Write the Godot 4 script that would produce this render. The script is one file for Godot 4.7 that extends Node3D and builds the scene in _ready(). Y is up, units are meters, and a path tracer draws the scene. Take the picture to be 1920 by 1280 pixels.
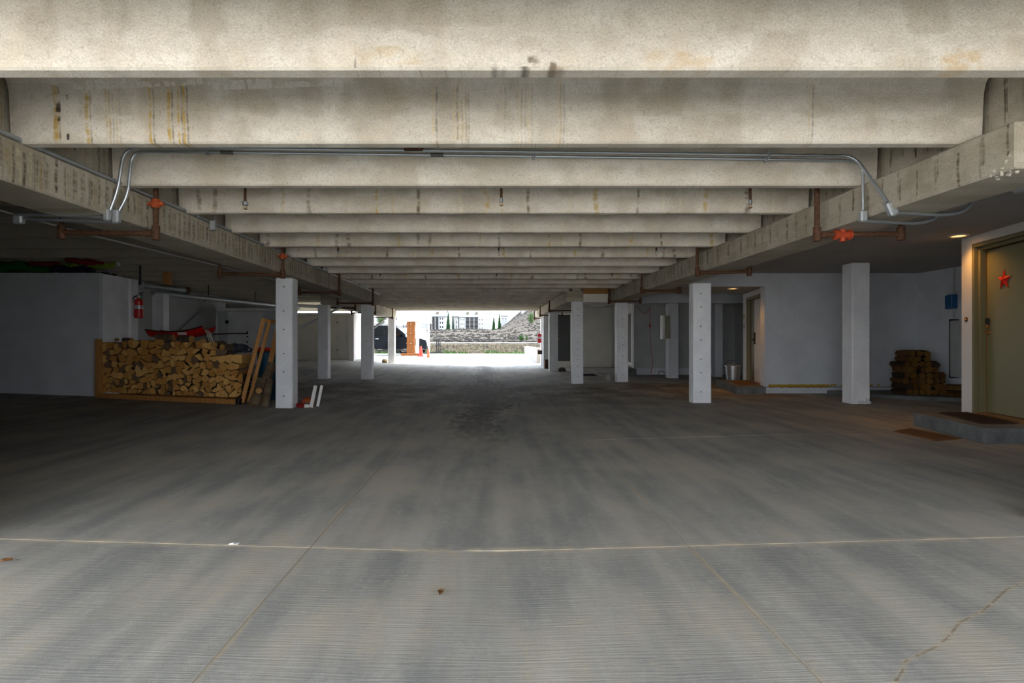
extends Node3D
# An open concrete parking level: x to the right, y up, the drive runs away along -z. V(x, y, d) takes the distance d along the drive.

const EYE := 1.113
const JOIST_Y := 2.481
var M := {}
var taken := {}

class MB:
	var v := PackedVector3Array()
	var n := PackedVector3Array()
	var uv := PackedVector2Array()
	var uv2 := PackedVector2Array()
	var c := PackedColorArray()
	var col := Color.WHITE
	var uvf = null
	var uv2f = null

	func tri(p: Vector3, q: Vector3, r: Vector3, np := Vector3.ZERO, nq := Vector3.ZERO, nr := Vector3.ZERO) -> void:
		var g := (q - p).cross(r - p)
		if g.length_squared() < 1e-16:
			return
		g = g.normalized()
		if np == Vector3.ZERO:
			np = g
			nq = g
			nr = g
		if g.dot(np + nq + nr) >= 0.0:
			_put(p, np)
			_put(r, nr)
			_put(q, nq)
		else:
			_put(p, np)
			_put(q, nq)
			_put(r, nr)

	func _put(p: Vector3, m: Vector3) -> void:
		v.append(p)
		n.append(m)
		c.append(col)
		uv.append(uvf.call(p, m) if uvf != null else Vector2(p.x + p.z, p.y))
		uv2.append(uv2f.call(p, m) if uv2f != null else Vector2(p.x, p.y))

	func quad(a: Vector3, b: Vector3, d: Vector3, e: Vector3) -> void:   # counter-clockwise from outside
		tri(a, b, d)
		tri(a, d, e)

	func box(at: Vector3, s: Vector3, B := Basis.IDENTITY, bev := 0.0) -> void:
		var h := s * 0.5
		var k := minf(bev, minf(h.x, minf(h.y, h.z)) * 0.9)
		for ax in 3:
			for sg in [-1.0, 1.0]:
				var u := (ax + 1) % 3
				var w := (ax + 2) % 3
				var pts := []
				for q in [[-1, -1], [1, -1], [1, 1], [-1, 1]]:
					var p := Vector3.ZERO
					p[ax] = sg * h[ax]
					p[u] = q[0] * (h[u] - k)
					p[w] = q[1] * (h[w] - k)
					pts.append(at + B * p)
				if sg < 0:
					pts.reverse()
				quad(pts[0], pts[1], pts[2], pts[3])
		if k <= 0.0:
			return
		for ax in 3:
			var u := (ax + 1) % 3
			var w := (ax + 2) % 3
			for su in [-1.0, 1.0]:
				for sw in [-1.0, 1.0]:
					var p := []
					for e in [-1.0, 1.0]:
						for f in 2:
							var x := Vector3.ZERO
							x[ax] = e * (h[ax] - k)
							x[u] = su * (h[u] - (k if f == 0 else 0.0))
							x[w] = sw * (h[w] - (0.0 if f == 0 else k))
							p.append(at + B * x)
					var o := Vector3.ZERO
					o[u] = su
					o[w] = sw
					var m := (B * o).normalized()
					tri(p[0], p[1], p[3], m, m, m)
					tri(p[0], p[3], p[2], m, m, m)
		for sx in [-1.0, 1.0]:
			for sy in [-1.0, 1.0]:
				for sz in [-1.0, 1.0]:
					var m := (B * Vector3(sx, sy, sz)).normalized()
					tri(at + B * Vector3(sx * h.x, sy * (h.y - k), sz * (h.z - k)), at + B * Vector3(sx * (h.x - k), sy * h.y, sz * (h.z - k)), at + B * Vector3(sx * (h.x - k), sy * (h.y - k), sz * h.z), m, m, m)

	func span(a: Vector3, b: Vector3, bev := 0.0) -> void:              # a box between two corners
		box((a + b) * 0.5, (b - a).abs(), Basis.IDENTITY, bev)

	func beam(a: Vector3, b: Vector3, w: float, t: float, bev := 0.0, side := Vector3.ZERO) -> void:   # a board from a to b
		var y := (b - a).normalized()
		var x := side
		if x == Vector3.ZERO:
			x = Vector3.RIGHT if absf(y.x) < 0.9 else Vector3.BACK
		x = (x - y * x.dot(y)).normalized()
		box((a + b) * 0.5, Vector3(w, (b - a).length(), t), Basis(x, y, x.cross(y)), bev)

	func tube(pts: Array, r, sides := 10, caps := true) -> void:
		var k := pts.size()
		var rings := []
		var norms := []
		var side := Vector3.ZERO
		for i in k:
			var t: Vector3 = ((pts[mini(i + 1, k - 1)] as Vector3) - (pts[maxi(i - 1, 0)] as Vector3)).normalized()
			if side == Vector3.ZERO:
				side = t.cross(Vector3.UP if absf(t.y) < 0.9 else Vector3.RIGHT).normalized()
			side = (side - t * side.dot(t)).normalized()
			var o := t.cross(side)
			var ring := []
			var nr := []
			for j in sides:
				var a := TAU * j / sides
				var d := side * cos(a) + o * sin(a)
				nr.append(d)
				ring.append((pts[i] as Vector3) + d * (r[i] if r is Array else r))
			rings.append(ring)
			norms.append(nr)
		for i in k - 1:
			for j in sides:
				var l := (j + 1) % sides
				tri(rings[i][j], rings[i][l], rings[i + 1][l], norms[i][j], norms[i][l], norms[i + 1][l])
				tri(rings[i][j], rings[i + 1][l], rings[i + 1][j], norms[i][j], norms[i + 1][l], norms[i + 1][j])
		if caps:
			for e in [0, k - 1]:
				var m: Vector3 = ((pts[0] as Vector3) - (pts[1] as Vector3)) if e == 0 else ((pts[k - 1] as Vector3) - (pts[k - 2] as Vector3))
				m = m.normalized()
				for j in sides:
					tri(pts[e], rings[e][j], rings[e][(j + 1) % sides], m, m, m)

	func lathe(prof: Array, sides: int, T := Transform3D()) -> void:     # prof: Vector2(radius, height), round local y
		for i in prof.size() - 1:
			var p: Vector2 = prof[i]
			var q: Vector2 = prof[i + 1]
			var e := q - p
			if e.length() < 1e-6:
				continue
			var m2 := Vector2(e.y, -e.x).normalized()
			for j in sides:
				var a := TAU * j / sides
				var b := TAU * (j + 1) / sides
				var ca := Vector3(cos(a), 0, sin(a))
				var cb := Vector3(cos(b), 0, sin(b))
				var na := (T.basis * (ca * m2.x + Vector3.UP * m2.y)).normalized()
				var nb := (T.basis * (cb * m2.x + Vector3.UP * m2.y)).normalized()
				var A := T * (ca * p.x + Vector3.UP * p.y)
				var Bq := T * (cb * p.x + Vector3.UP * p.y)
				var C := T * (cb * q.x + Vector3.UP * q.y)
				var D := T * (ca * q.x + Vector3.UP * q.y)
				tri(A, Bq, C, na, nb, nb)
				tri(A, C, D, na, nb, na)

	func prism(poly: PackedVector2Array, z0: float, z1: float, T := Transform3D(), shrink := 1.0, depth := 0.0) -> void:   # poly in local xy, from z0 to z1; the z1 end may be chamfered by shrinking
		if Geometry2D.is_polygon_clockwise(poly):
			poly.reverse()
		var mid := Vector2.ZERO
		for p in poly:
			mid += p / poly.size()
		var top := PackedVector2Array()
		for p in poly:
			top.append(mid + (p - mid) * shrink)
		var k := poly.size()
		var tris := Geometry2D.triangulate_polygon(poly)
		var nz := (T.basis * Vector3(0, 0, 1)).normalized()
		for i in range(0, tris.size(), 3):
			var A := tris[i]
			var Bq := tris[i + 1]
			var C := tris[i + 2]
			tri(T * Vector3(poly[A].x, poly[A].y, z0), T * Vector3(poly[Bq].x, poly[Bq].y, z0), T * Vector3(poly[C].x, poly[C].y, z0), -nz, -nz, -nz)
			tri(T * Vector3(top[A].x, top[A].y, z1), T * Vector3(top[Bq].x, top[Bq].y, z1), T * Vector3(top[C].x, top[C].y, z1), nz, nz, nz)
		var zm := z1 - depth
		for i in k:
			var j := (i + 1) % k
			quad(T * Vector3(poly[i].x, poly[i].y, z0), T * Vector3(poly[j].x, poly[j].y, z0), T * Vector3(poly[j].x, poly[j].y, zm), T * Vector3(poly[i].x, poly[i].y, zm))
			if depth > 0.0:
				quad(T * Vector3(poly[i].x, poly[i].y, zm), T * Vector3(poly[j].x, poly[j].y, zm), T * Vector3(top[j].x, top[j].y, z1), T * Vector3(top[i].x, top[i].y, z1))

	func grid(f: Callable, nu: int, nv: int, smooth := true) -> void:   # f(u, v) in 0..1; the side of du x dv is out
		var pts := []
		for j in nv + 1:
			for i in nu + 1:
				pts.append(f.call(float(i) / nu, float(j) / nv))
		var nn := []
		for j in nv + 1:
			for i in nu + 1:
				var du: Vector3 = pts[j * (nu + 1) + mini(i + 1, nu)] - pts[j * (nu + 1) + maxi(i - 1, 0)]
				var dv: Vector3 = pts[mini(j + 1, nv) * (nu + 1) + i] - pts[maxi(j - 1, 0) * (nu + 1) + i]
				var m := du.cross(dv)
				nn.append(m.normalized() if m.length_squared() > 1e-14 else Vector3.UP)
		for j in nv:
			for i in nu:
				var a := j * (nu + 1) + i
				var b := a + 1
				var d := b + nu + 1
				var e := a + nu + 1
				if smooth:
					tri(pts[a], pts[b], pts[d], nn[a], nn[b], nn[d])
					tri(pts[a], pts[d], pts[e], nn[a], nn[d], nn[e])
				else:
					quad(pts[a], pts[b], pts[d], pts[e])

	func mesh() -> ArrayMesh:
		var a := []
		a.resize(Mesh.ARRAY_MAX)
		a[Mesh.ARRAY_VERTEX] = v
		a[Mesh.ARRAY_NORMAL] = n
		a[Mesh.ARRAY_TEX_UV] = uv
		a[Mesh.ARRAY_TEX_UV2] = uv2
		a[Mesh.ARRAY_COLOR] = c
		var m := ArrayMesh.new()
		m.add_surface_from_arrays(Mesh.PRIMITIVE_TRIANGLES, a)
		return m


func V(x: float, y: float, d: float) -> Vector3:
	return Vector3(x, y, -d)


func numbered(called: String) -> String:
	var k: int = taken.get(called, 0)
	taken[called] = k + 1
	return called if k == 0 else "%s_%03d" % [called, k]


func obj(called: String, what, m: Material, parent: Node = null, xf := Transform3D()) -> MeshInstance3D:
	var o := MeshInstance3D.new()
	o.mesh = what.mesh() if what is MB else what
	o.material_override = m
	o.transform = xf
	if parent == null or parent == self:
		o.name = numbered(called)
		add_child(o, true)
	else:
		var base := called
		var k := 0
		while parent.has_node(NodePath(called)):
			k += 1
			called = "%s_%03d" % [base, k]
		o.name = called
		parent.add_child(o, true)
	return o


func tag(o: Node, label: String, category: String, group := "") -> Node:
	o.set_meta("label", label)
	o.set_meta("category", category)
	if group:
		o.set_meta("group", group)
	return o


func thing(called: String, label: String, category: String, at := Vector3.ZERO, B := Basis.IDENTITY, group := "") -> Node3D:
	var o := Node3D.new()
	o.name = numbered(called)
	add_child(o, true)
	o.transform = Transform3D(B, at)
	tag(o, label, category, group)
	return o


func setting(called: String, at := Vector3.ZERO, B := Basis.IDENTITY) -> Node3D:
	var o := Node3D.new()
	o.name = numbered(called)
	add_child(o, true)
	o.transform = Transform3D(B, at)
	o.set_meta("kind", "structure")
	return o


func struct(called: String, what, m: Material) -> MeshInstance3D:
	var o := obj(called, what, m)
	o.set_meta("kind", "structure")
	return o


func dup(o: Node3D, at: Vector3, label: String, group := "") -> Node3D:
	var r: Node3D = o.duplicate()
	var base: String = RegEx.create_from_string("_\\d+$").sub(o.name, "")
	r.name = numbered(base)
	add_child(r, true)
	r.position = at
	r.set_meta("label", label)
	if group:
		r.set_meta("group", group)
	return r


func bx(a: Vector3, b: Vector3, bev := 0.0) -> MB:
	var m := MB.new()
	m.span(a, b, bev)
	return m


func tb(pts: Array, r, sides := 10) -> MB:
	var m := MB.new()
	m.tube(pts, r, sides)
	return m


func lt(prof: Array, sides := 20, T := Transform3D()) -> MB:
	var m := MB.new()
	m.lathe(prof, sides, T)
	return m


func bend(pts: Array, r: float, steps := 5) -> Array:   # rounds the corners of a path
	var out := [pts[0]]
	for i in range(1, pts.size() - 1):
		var p: Vector3 = pts[i]
		var a: Vector3 = (pts[i - 1] as Vector3) - p
		var b: Vector3 = (pts[i + 1] as Vector3) - p
		var k := minf(r, minf(a.length(), b.length()) * 0.48)
		var s := p + a.normalized() * k
		var e := p + b.normalized() * k
		for j in steps + 1:
			var t := float(j) / steps
			out.append(s.lerp(p, t).lerp(p.lerp(e, t), t))
	out.append(pts[pts.size() - 1])
	return out


func noise(freq: float, sd: int, oct := 4, kind := FastNoiseLite.TYPE_SIMPLEX_SMOOTH) -> FastNoiseLite:
	var f := FastNoiseLite.new()
	f.noise_type = kind
	f.seed = sd
	f.frequency = freq
	f.fractal_octaves = oct
	return f


func levels(w: int, h: int, freq: float, sd: int, oct := 4, to := Vector2i.ZERO) -> PackedByteArray:   # a seamless noise picture; drawn small and stretched to TO
	var im := noise(freq, sd, oct).get_seamless_image(w, h)
	im.convert(Image.FORMAT_L8)
	if to != Vector2i.ZERO:
		im.resize(to.x, to.y, Image.INTERPOLATE_CUBIC)
	return im.get_data()


func picture(w: int, h: int, f: Callable) -> ImageTexture:   # f(index, x, y) -> Color in sRGB
	var b := PackedByteArray()
	b.resize(w * h * 3)
	var i := 0
	for y in h:
		for x in w:
			var k: Color = f.call(i, x, y)
			b[i * 3] = int(clampf(k.r, 0, 1) * 255)
			b[i * 3 + 1] = int(clampf(k.g, 0, 1) * 255)
			b[i * 3 + 2] = int(clampf(k.b, 0, 1) * 255)
			i += 1
	return ImageTexture.create_from_image(Image.create_from_data(w, h, false, Image.FORMAT_RGB8, b))


func relief(w: int, h: int, b: PackedByteArray, strength := 4.0) -> ImageTexture:
	var im := Image.create_from_data(w, h, false, Image.FORMAT_L8, b)
	im.convert(Image.FORMAT_RGBA8)
	im.bump_map_to_normal_map(strength)
	return ImageTexture.create_from_image(im)


func mat(key: String, k: Color, rough := 0.8, metal := 0.0) -> StandardMaterial3D:
	var m := StandardMaterial3D.new()
	m.resource_name = key
	m.albedo_color = k
	m.roughness = rough
	m.metallic = metal
	M[key] = m
	return m


func tri_mat(key: String, tex: Texture2D, scale: Vector3, rough := 0.85, world := true, normal: Texture2D = null, ns := 1.0, tint := Color.WHITE) -> StandardMaterial3D:
	var m := mat(key, tint, rough)
	m.albedo_texture = tex
	m.uv1_triplanar = true
	m.uv1_world_triplanar = world
	m.uv1_scale = scale
	m.texture_filter = BaseMaterial3D.TEXTURE_FILTER_LINEAR_WITH_MIPMAPS
	if normal:
		m.normal_enabled = true
		m.normal_texture = normal
		m.normal_scale = ns
	return m


func with_stain(key: String, base: StandardMaterial3D, stain: Texture2D) -> StandardMaterial3D:
	var m: StandardMaterial3D = base.duplicate()
	m.resource_name = key
	m.detail_enabled = true
	m.detail_albedo = stain
	m.detail_blend_mode = BaseMaterial3D.BLEND_MODE_MUL
	m.detail_uv_layer = BaseMaterial3D.DETAIL_UV_2
	M[key] = m
	return m


func mottle(key: String, k: Color, spread: float, scale := 1.0, rough := 0.8, world := true, sd := 11, grain := 0.04) -> StandardMaterial3D:   # paint or plaster with slight unevenness
	var a := levels(256, 256, 0.012, sd, 5)
	var g := levels(256, 256, 0.2, sd + 1, 2)
	var t := picture(256, 256, func(i, _x, _y):
		var d: float = (a[i] / 255.0 - 0.5) * 2.0 * spread + (g[i] / 255.0 - 0.5) * 2.0 * grain
		return Color(k.r + d, k.g + d, k.b + d * 0.9))
	return tri_mat(key, t, Vector3.ONE * scale, rough, world)


func fl(x: float, d: float) -> float:                    # height of the concrete floor
	var y := -0.1 + 0.028 * minf(absf(x + 0.1), 3.57)
	y *= 1.0 - smoothstep(20.0, 30.0, d)
	y += smoothstep(13.0, 22.0, d) * (0.04 + 0.11 * clampf((1.0 - x) / 5.5, 0.0, 1.0))
	y += 0.2 * smoothstep(17.0, 24.0, d) * (1.0 - smoothstep(-5.8, -4.4, x))
	y += 0.035 * maxf(0.0, -7.5 - x) * (1.0 - smoothstep(14.0, 18.0, d)) * smoothstep(5.0, 10.0, d)
	return lerpf(y, 0.25, smoothstep(26.0, 37.0, d))


func _ready() -> void:
	view_and_light()
	materials()
	floor_and_ground()
	ceiling_and_girders()
	columns()
	walls_east()
	walls_west()
	doors()
	pipes()
	storage()
	firewood()
	small_things()
	outside()
	far_hill()


func view_and_light() -> void:
	var cam := Camera3D.new()
	cam.name = "camera"
	cam.projection = Camera3D.PROJECTION_FRUSTUM
	cam.near = 0.1
	cam.far = 2000.0
	cam.size = 0.1 * 1280.0 / 1100.0
	cam.frustum_offset = Vector2(0.1 * 43.0 / 1100.0, 0.0)   # a lens shifted sideways
	cam.position = Vector3(0, EYE, 0)
	add_child(cam)
	cam.current = true
	var sky := ProceduralSkyMaterial.new()
	sky.sky_top_color = Color(0.66, 0.73, 0.82)
	sky.sky_horizon_color = Color(0.93, 0.94, 0.95)
	sky.sky_curve = 0.3
	sky.ground_bottom_color = Color(0.45, 0.42, 0.38)
	sky.ground_horizon_color = Color(0.60, 0.57, 0.52)
	sky.sun_angle_max = 1.0
	sky.energy_multiplier = 1.0
	sky.sky_energy_multiplier = 2.25
	var env := Environment.new()
	env.background_mode = Environment.BG_SKY
	env.sky = Sky.new()
	env.sky.sky_material = sky
	env.tonemap_mode = Environment.TONE_MAPPER_LINEAR
	env.tonemap_exposure = 1.32
	env.sdfgi_enabled = true
	env.ssao_enabled = true
	env.ssil_enabled = true
	var we := WorldEnvironment.new()
	we.name = "sky"
	we.environment = env
	add_child(we)
	var sun := DirectionalLight3D.new()
	sun.name = "sun"
	sun.light_color = Color(1.0, 0.965, 0.91)
	sun.light_energy = 5.5
	sun.light_angular_distance = 1.5
	sun.shadow_enabled = true
	add_child(sun)
	sun.look_at_from_position(Vector3(0.75, 1.15, -0.2) * 40.0, Vector3.ZERO)


func streaks(w: int, h: int, sd: int, marks: Array, blotch := 0.12) -> ImageTexture:   # run-off marks on a vertical face: u along it, v down
	var run := levels(256, 8, 0.05, sd, 5, Vector2i(w, h))
	var big := levels(256, 64, 0.02, sd + 1, 4, Vector2i(w, h))
	var fine := levels(512, 64, 0.09, sd + 2, 4, Vector2i(w, h))
	var pit := noise(0.35, sd + 3, 2)
	var px := []
	for x in w:
		px.append([])
	for k in marks:                                       # [u, width, strength, colour, from v, to v]
		var c0 := int(k[0] * w)
		var r := int(ceil(k[1] * w)) + 1
		for x in range(maxi(0, c0 - r), mini(w, c0 + r + 1)):
			px[x].append(k)
	return picture(w, h, func(i, x, y):
		var v := float(y) / h
		var k := Color(0.99, 0.985, 0.975)
		var b: float = big[i] / 255.0 - 0.5
		var f: float = fine[i] / 255.0 - 0.5
		k = k.lerp(Color(0.82, 0.80, 0.755), clampf(b * 4.0 * blotch + f * 1.3 * blotch * 2.0 + 0.15, 0, 1))
		k = k.lerp(Color(0.80, 0.775, 0.72), clampf((run[i] / 255.0 - 0.52) * 3.0, 0, 0.6) * (1.0 - 0.5 * v))
		if pit.get_noise_2d(x, y) > 0.70:
			k = k.darkened(0.25)
		for q in px[x]:
			var wob: float = 0.25 * q[1] * sin(v * 9.0 + q[0] * 70.0)
			var t: float = absf(float(x) / w - q[0] - wob) / q[1]
			if t < 1.0 and v > q[4] and v < q[5]:
				k = k.lerp(q[3], clampf(q[2] * (1.0 - t * t * t) * (0.75 + f * 2.2) * clampf((v - q[4]) / 0.06 + f * 2.0, 0.0, 1.0), 0.0, 1.0))
		return k)


func floor_stain(w: int, h: int, x0: float, x1: float, d0: float, d1: float, sd: int, dust: float, crack := []) -> ImageTexture:
	var a := noise(1.0, sd, 5)
	var b := noise(1.0, sd + 5, 4)
	var g := noise(1.0, sd + 9, 3)
	return picture(w, h, func(_i, px, py):
		var x := lerpf(x0, x1, (px + 0.5) / w)
		var d := lerpf(d0, d1, (py + 0.5) / h)
		var n1 := a.get_noise_2d(x * 2.0 + 30.0, d * 0.38)           # tyre-long streaks
		var n2 := b.get_noise_2d(x * 0.9, d * 0.7)
		var n3 := g.get_noise_2d(x * 7.0, d * 2.4)
		var n5 := b.get_noise_2d(x * 4.5 + 7.0, d * 0.30)
		var n4 := g.get_noise_2d(x * 26.0 + 9.0, d * 17.0)
		var k := Color(0.855, 0.85, 0.84)
		k = k.lerp(Color(0.63, 0.645, 0.66), clampf((n1 * 0.85 + n5 * 0.8 + n2 * 0.6 + n3 * 0.5 + n4 * 0.5) * 0.45 + 0.36, 0, 0.72))
		k = k.lerp(Color(0.90, 0.865, 0.81), clampf((n2 * -1.0 + n1 * -0.5 + n3 * 0.6 + n4 * 0.5) * 0.8 + dust, 0, 0.7))
		# the damp, dirty run down the middle
		if d > 6.0:
			var off := absf(x + 0.12 + 0.35 * a.get_noise_2d(d * 0.5, 3.0)) / (0.30 + 0.35 * smoothstep(9.0, 15.0, d) * (1.0 - smoothstep(15.0, 18.0, d)))
			k = k.lerp(Color(0.34, 0.32, 0.30), clampf(1.25 - off + n3 * 1.3, 0, 1) * 0.75 * smoothstep(6.0, 10.0, d))
			var grime := smoothstep(9.0, 14.5, d) * (1.0 - smoothstep(15.2, 15.9, d))
			k = k.lerp(Color(0.52, 0.485, 0.44), grime * clampf(0.55 + n2 + n3 * 0.4, 0, 1) * 0.85)
		# grit gathers along the joints
		var j := minf(absf(x + 1.03 + 0.01 * sin(d * 5.0)), absf(x - 1.15))
		k = k.lerp(Color(0.98, 0.88, 0.74), clampf(1.0 - j / 0.022, 0, 1) * clampf(0.15 + n2 * 2.0 + 0.5 * n3, 0, 0.6))
		var e := absf(d - 3.38)
		k = k.lerp(Color(1.0, 0.93, 0.83), clampf(1.0 - e / (0.05 + 0.05 * n2), 0, 1) * clampf(0.65 + n3, 0, 0.95))
		for c in crack:
			if absf(x - c[0]) > 0.9 or absf(d - c[1]) > 0.9:
				continue
			var p := Geometry2D.get_closest_point_to_segment(Vector2(x, d) + Vector2(n3, g.get_noise_2d(d * 9.0, x * 9.0)) * 0.015, Vector2(c[0], c[1]), Vector2(c[2], c[3]))
			var q := p.distance_to(Vector2(x, d))
			if q < 0.012:
				k = k.lerp(Color(0.90, 0.83, 0.72), 0.75 - q * 40.0)
			if q < 0.0035:
				k = k.darkened(0.3)
		return k)


func materials() -> void:
	var big := levels(512, 512, 0.006, 3, 5)
	var mid := levels(512, 512, 0.03, 4, 4)
	var fin := levels(512, 512, 0.22, 5, 3)
	var vein := levels(512, 512, 0.085, 6, 5)
	var conc := picture(512, 512, func(i, _x, _y):
		var k := Color(0.845, 0.82, 0.775)
		k = k.lerp(Color(0.82, 0.795, 0.75), clampf((mid[i] / 255.0 - 0.42) * 3.0, 0, 1) * 0.6)
		k = k.lerp(Color(0.90, 0.88, 0.84), clampf((big[i] / 255.0 - 0.5) * 3.0, 0, 1) * 0.45)
		k = k.lerp(Color(0.85, 0.80, 0.72), clampf((0.42 - big[i] / 255.0) * 4.0, 0, 1) * 0.35)
		k = k.lerp(Color(0.95, 0.935, 0.91), clampf(1.0 - absf(vein[i] / 255.0 - 0.52) * 16.0, 0, 1) * clampf((mid[i] / 255.0 - 0.35) * 2.0, 0, 1) * 0.5)
		k = k.lerp(Color(0.76, 0.74, 0.70), clampf((0.36 - vein[i] / 255.0) * 7.0, 0, 1) * 0.55)
		var f: float = (fin[i] / 255.0 - 0.5) * 0.14
		return Color(k.r + f, k.g + f, k.b + f))
	var cn := relief(512, 512, fin, 1.2)
	var base := tri_mat("concrete", conc, Vector3.ONE * 0.6, 0.9, true, cn, 0.5)
	var yel := Color(0.86, 0.74, 0.47)
	var pale := Color(1.0, 0.97, 0.9)
	var drk := Color(0.30, 0.29, 0.27)
	with_stain("joist", base, streaks(1024, 96, 21, []))
	var first := []
	for k in [[0.392, 0.0008, 0.5, drk, 0.8, 0.98], [0.466, 0.0005, 0.5, drk, 0.0, 0.3], [0.497, 0.004, 0.8, drk, 0.93, 1.0], [0.503, 0.006, 0.8, drk, 0.955, 1.0], [0.514, 0.009, 0.7, drk, 0.965, 1.0], [0.524, 0.004, 0.6, Color(0.42, 0.37, 0.30), 0.84, 0.93], [0.527, 0.003, 0.6, Color(0.42, 0.37, 0.30), 0.88, 0.98], [0.54, 0.003, 0.6, Color(0.42, 0.37, 0.30), 0.9, 1.0], [0.543, 0.008, 0.5, Color(0.55, 0.5, 0.45), 0.95, 1.0], [0.85, 0.018, 0.5, Color(0.9, 0.76, 0.55), 0.78, 1.0], [0.10, 0.02, 0.35, Color(0.88, 0.75, 0.55), 0.7, 0.93], [0.63, 0.03, 0.3, Color(0.9, 0.78, 0.6), 0.8, 1.0], [0.42, 0.03, 0.3, Color(0.9, 0.8, 0.62), 0.75, 0.95]]:
		first.append(k)
	with_stain("joist_first", base, streaks(2048, 160, 31, first, 0.14))
	var second := []
	for k in [[107, 8, 0.95], [165, 6, 0.75], [201, 4, 0.3], [207, 3, 0.4], [220, 3, 0.3], [283, 4, 0.9], [318, 5, 0.9], [336, 3, 0.8], [346, 4, 1.0], [812, 2.5, 0.7], [851, 2, 0.7], [860, 3, 0.5], [867, 2, 0.6], [872, 2, 0.5], [971, 2, 0.5], [978, 2, 0.35], [1044, 2.5, 0.6], [1050, 4, 0.4], [1515, 2, 0.5], [940, 2, 0.3], [990, 6, 0.3]]:
		var x: float = (k[0] - 917.0) * 4.05 / 1100.0
		second.append([(x + 3.3) / 6.7, k[1] * 4.05 / 1100.0 / 6.7 * 0.75, k[2], yel if k[0] < 400 else Color(0.95, 0.88, 0.72), 0.1, 1.0])
		second.append([(x + 3.3 + 0.024) / 6.7, 0.0013, k[2] * 0.5, Color(0.5, 0.45, 0.38), 0.15, 1.0])
	for k in [[110, 5, 0.35, 0.55], [128, 3, 0.3, 0.38], [112, 3, 0.6, 0.68], [128, 3, 0.86, 0.95]]:
		second.append([((k[0] - 917.0) * 4.05 / 1100.0 + 3.3) / 6.7, k[1] * 0.00055, 0.85, drk, k[2], k[3]])
	for i in 46:                                          # lime bloom in the corner under the deck
		var u := 0.045 + 0.30 * fmod(i * 0.618, 1.0)
		second.append([u, 0.002 + 0.004 * fmod(i * 0.37, 1.0), 1.0, Color(1.3, 1.32, 1.35), 0.09 + 0.05 * fmod(i * 0.53, 1.0), 0.16 + 0.08 * fmod(i * 0.77, 1.0)])
	with_stain("joist_second", base, streaks(2048, 160, 41, second, 0.16))
	var mid_marks := []
	for i in 26:
		var u := fmod(i * 0.618034 + 0.13, 1.0)
		mid_marks.append([u, 0.0016 + 0.003 * fmod(i * 0.71, 1.0), 0.35 + 0.4 * fmod(i * 0.37, 1.0), yel if i % 3 == 0 else (Color(0.5, 0.46, 0.40) if i % 3 == 1 else pale), 0.15, 1.0])
	with_stain("joist_dripped", base, streaks(1024, 96, 51, mid_marks))
	var girt := []
	for i in 230:
		var u := fmod(i * 0.618034, 1.0)
		girt.append([u, 0.0007 + 0.0016 * fmod(i * 0.711, 1.0), 0.25 + 0.45 * fmod(i * 0.377, 1.0), [Color(0.40, 0.37, 0.32), Color(1.3, 1.25, 1.12), Color(0.5, 0.46, 0.4), Color(0.86, 0.76, 0.55), Color(0.45, 0.42, 0.37), Color(1.3, 1.25, 1.15)][i % 6], 0.25 * fmod(i * 0.9, 1.0), 0.6 + 0.4 * fmod(i * 0.53, 1.0)])
	var dull := tri_mat("girder_plain", conc, Vector3.ONE * 0.7, 0.9, true, cn, 0.5, Color(0.88, 0.875, 0.85))
	with_stain("girder", dull, streaks(1536, 96, 61, girt))
	var sparse := []
	for i in range(0, girt.size(), 4):
		sparse.append(girt[i])
	with_stain("girder_clean", dull, streaks(1536, 96, 71, sparse))
	# the drive: brushed concrete with grit
	var brush := levels(16, 512, 0.14, 81, 3, Vector2i(512, 512))
	var grit := levels(512, 512, 0.3, 82, 2)
	var hgt := PackedByteArray()
	hgt.resize(512 * 512)
	for i in hgt.size():
		hgt[i] = int(clampf(brush[i] * 0.72 + grit[i] * 0.28, 0, 255))
	var speck := noise(0.5, 83, 1, FastNoiseLite.TYPE_CELLULAR)
	var slab := picture(512, 512, func(i, x, y):
		var f: float = (brush[i] / 255.0 - 0.5) * 0.032 + (grit[i] / 255.0 - 0.5) * 0.14
		var k := Color(0.80 + f, 0.785 + f, 0.755 + f)
		if speck.get_noise_2d(x, y) < -0.985 and (i * 7) % 5 < 2:
			k = Color(0.86, 0.82, 0.72)
		return k)
	var fb := mat("floor_base", Color.WHITE, 0.88)
	fb.albedo_texture = slab
	fb.normal_enabled = true
	fb.normal_texture = relief(512, 512, hgt, 5.0)
	fb.normal_scale = 0.16
	var cr := []
	var pts := []
	for p in [[1990, 1060], [1920, 1090], [1888, 1104], [1862, 1128], [1840, 1147], [1800, 1166], [1776, 1196], [1752, 1214], [1722, 1228], [1697, 1240], [1692, 1258], [1676, 1282], [1640, 1330]]:
		var x := 1.6
		for i in 6:
			x = (p[0] - 917.0) * (EYE - fl(x, 2.5)) / (p[1] - 640.0)
		pts.append([x, 1100.0 * (EYE - fl(x, 2.5)) / (p[1] - 640.0)])
	for i in pts.size() - 1:
		cr.append([pts[i][0], pts[i][1], pts[i + 1][0], pts[i + 1][1]])
	with_stain("floor_near", fb, floor_stain(1280, 640, -4.0, 4.0, -0.62, 3.38, 91, 0.12, cr))
	with_stain("floor_mid", fb, floor_stain(1280, 800, -11.5, 10.5, 3.38, 15.4, 92, 0.02))
	with_stain("floor_far", fb, floor_stain(700, 500, -11.5, 10.5, 15.4, 27.0, 93, 0.0))
	mat("joint_dust", Color(0.70, 0.66, 0.59), 0.95)
	mat("forecourt_paving", Color(0.93, 0.91, 0.88), 0.9)
	var lot := mottle("pavement", Color(0.66, 0.645, 0.62), 0.05, 0.3, 0.9)
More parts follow.
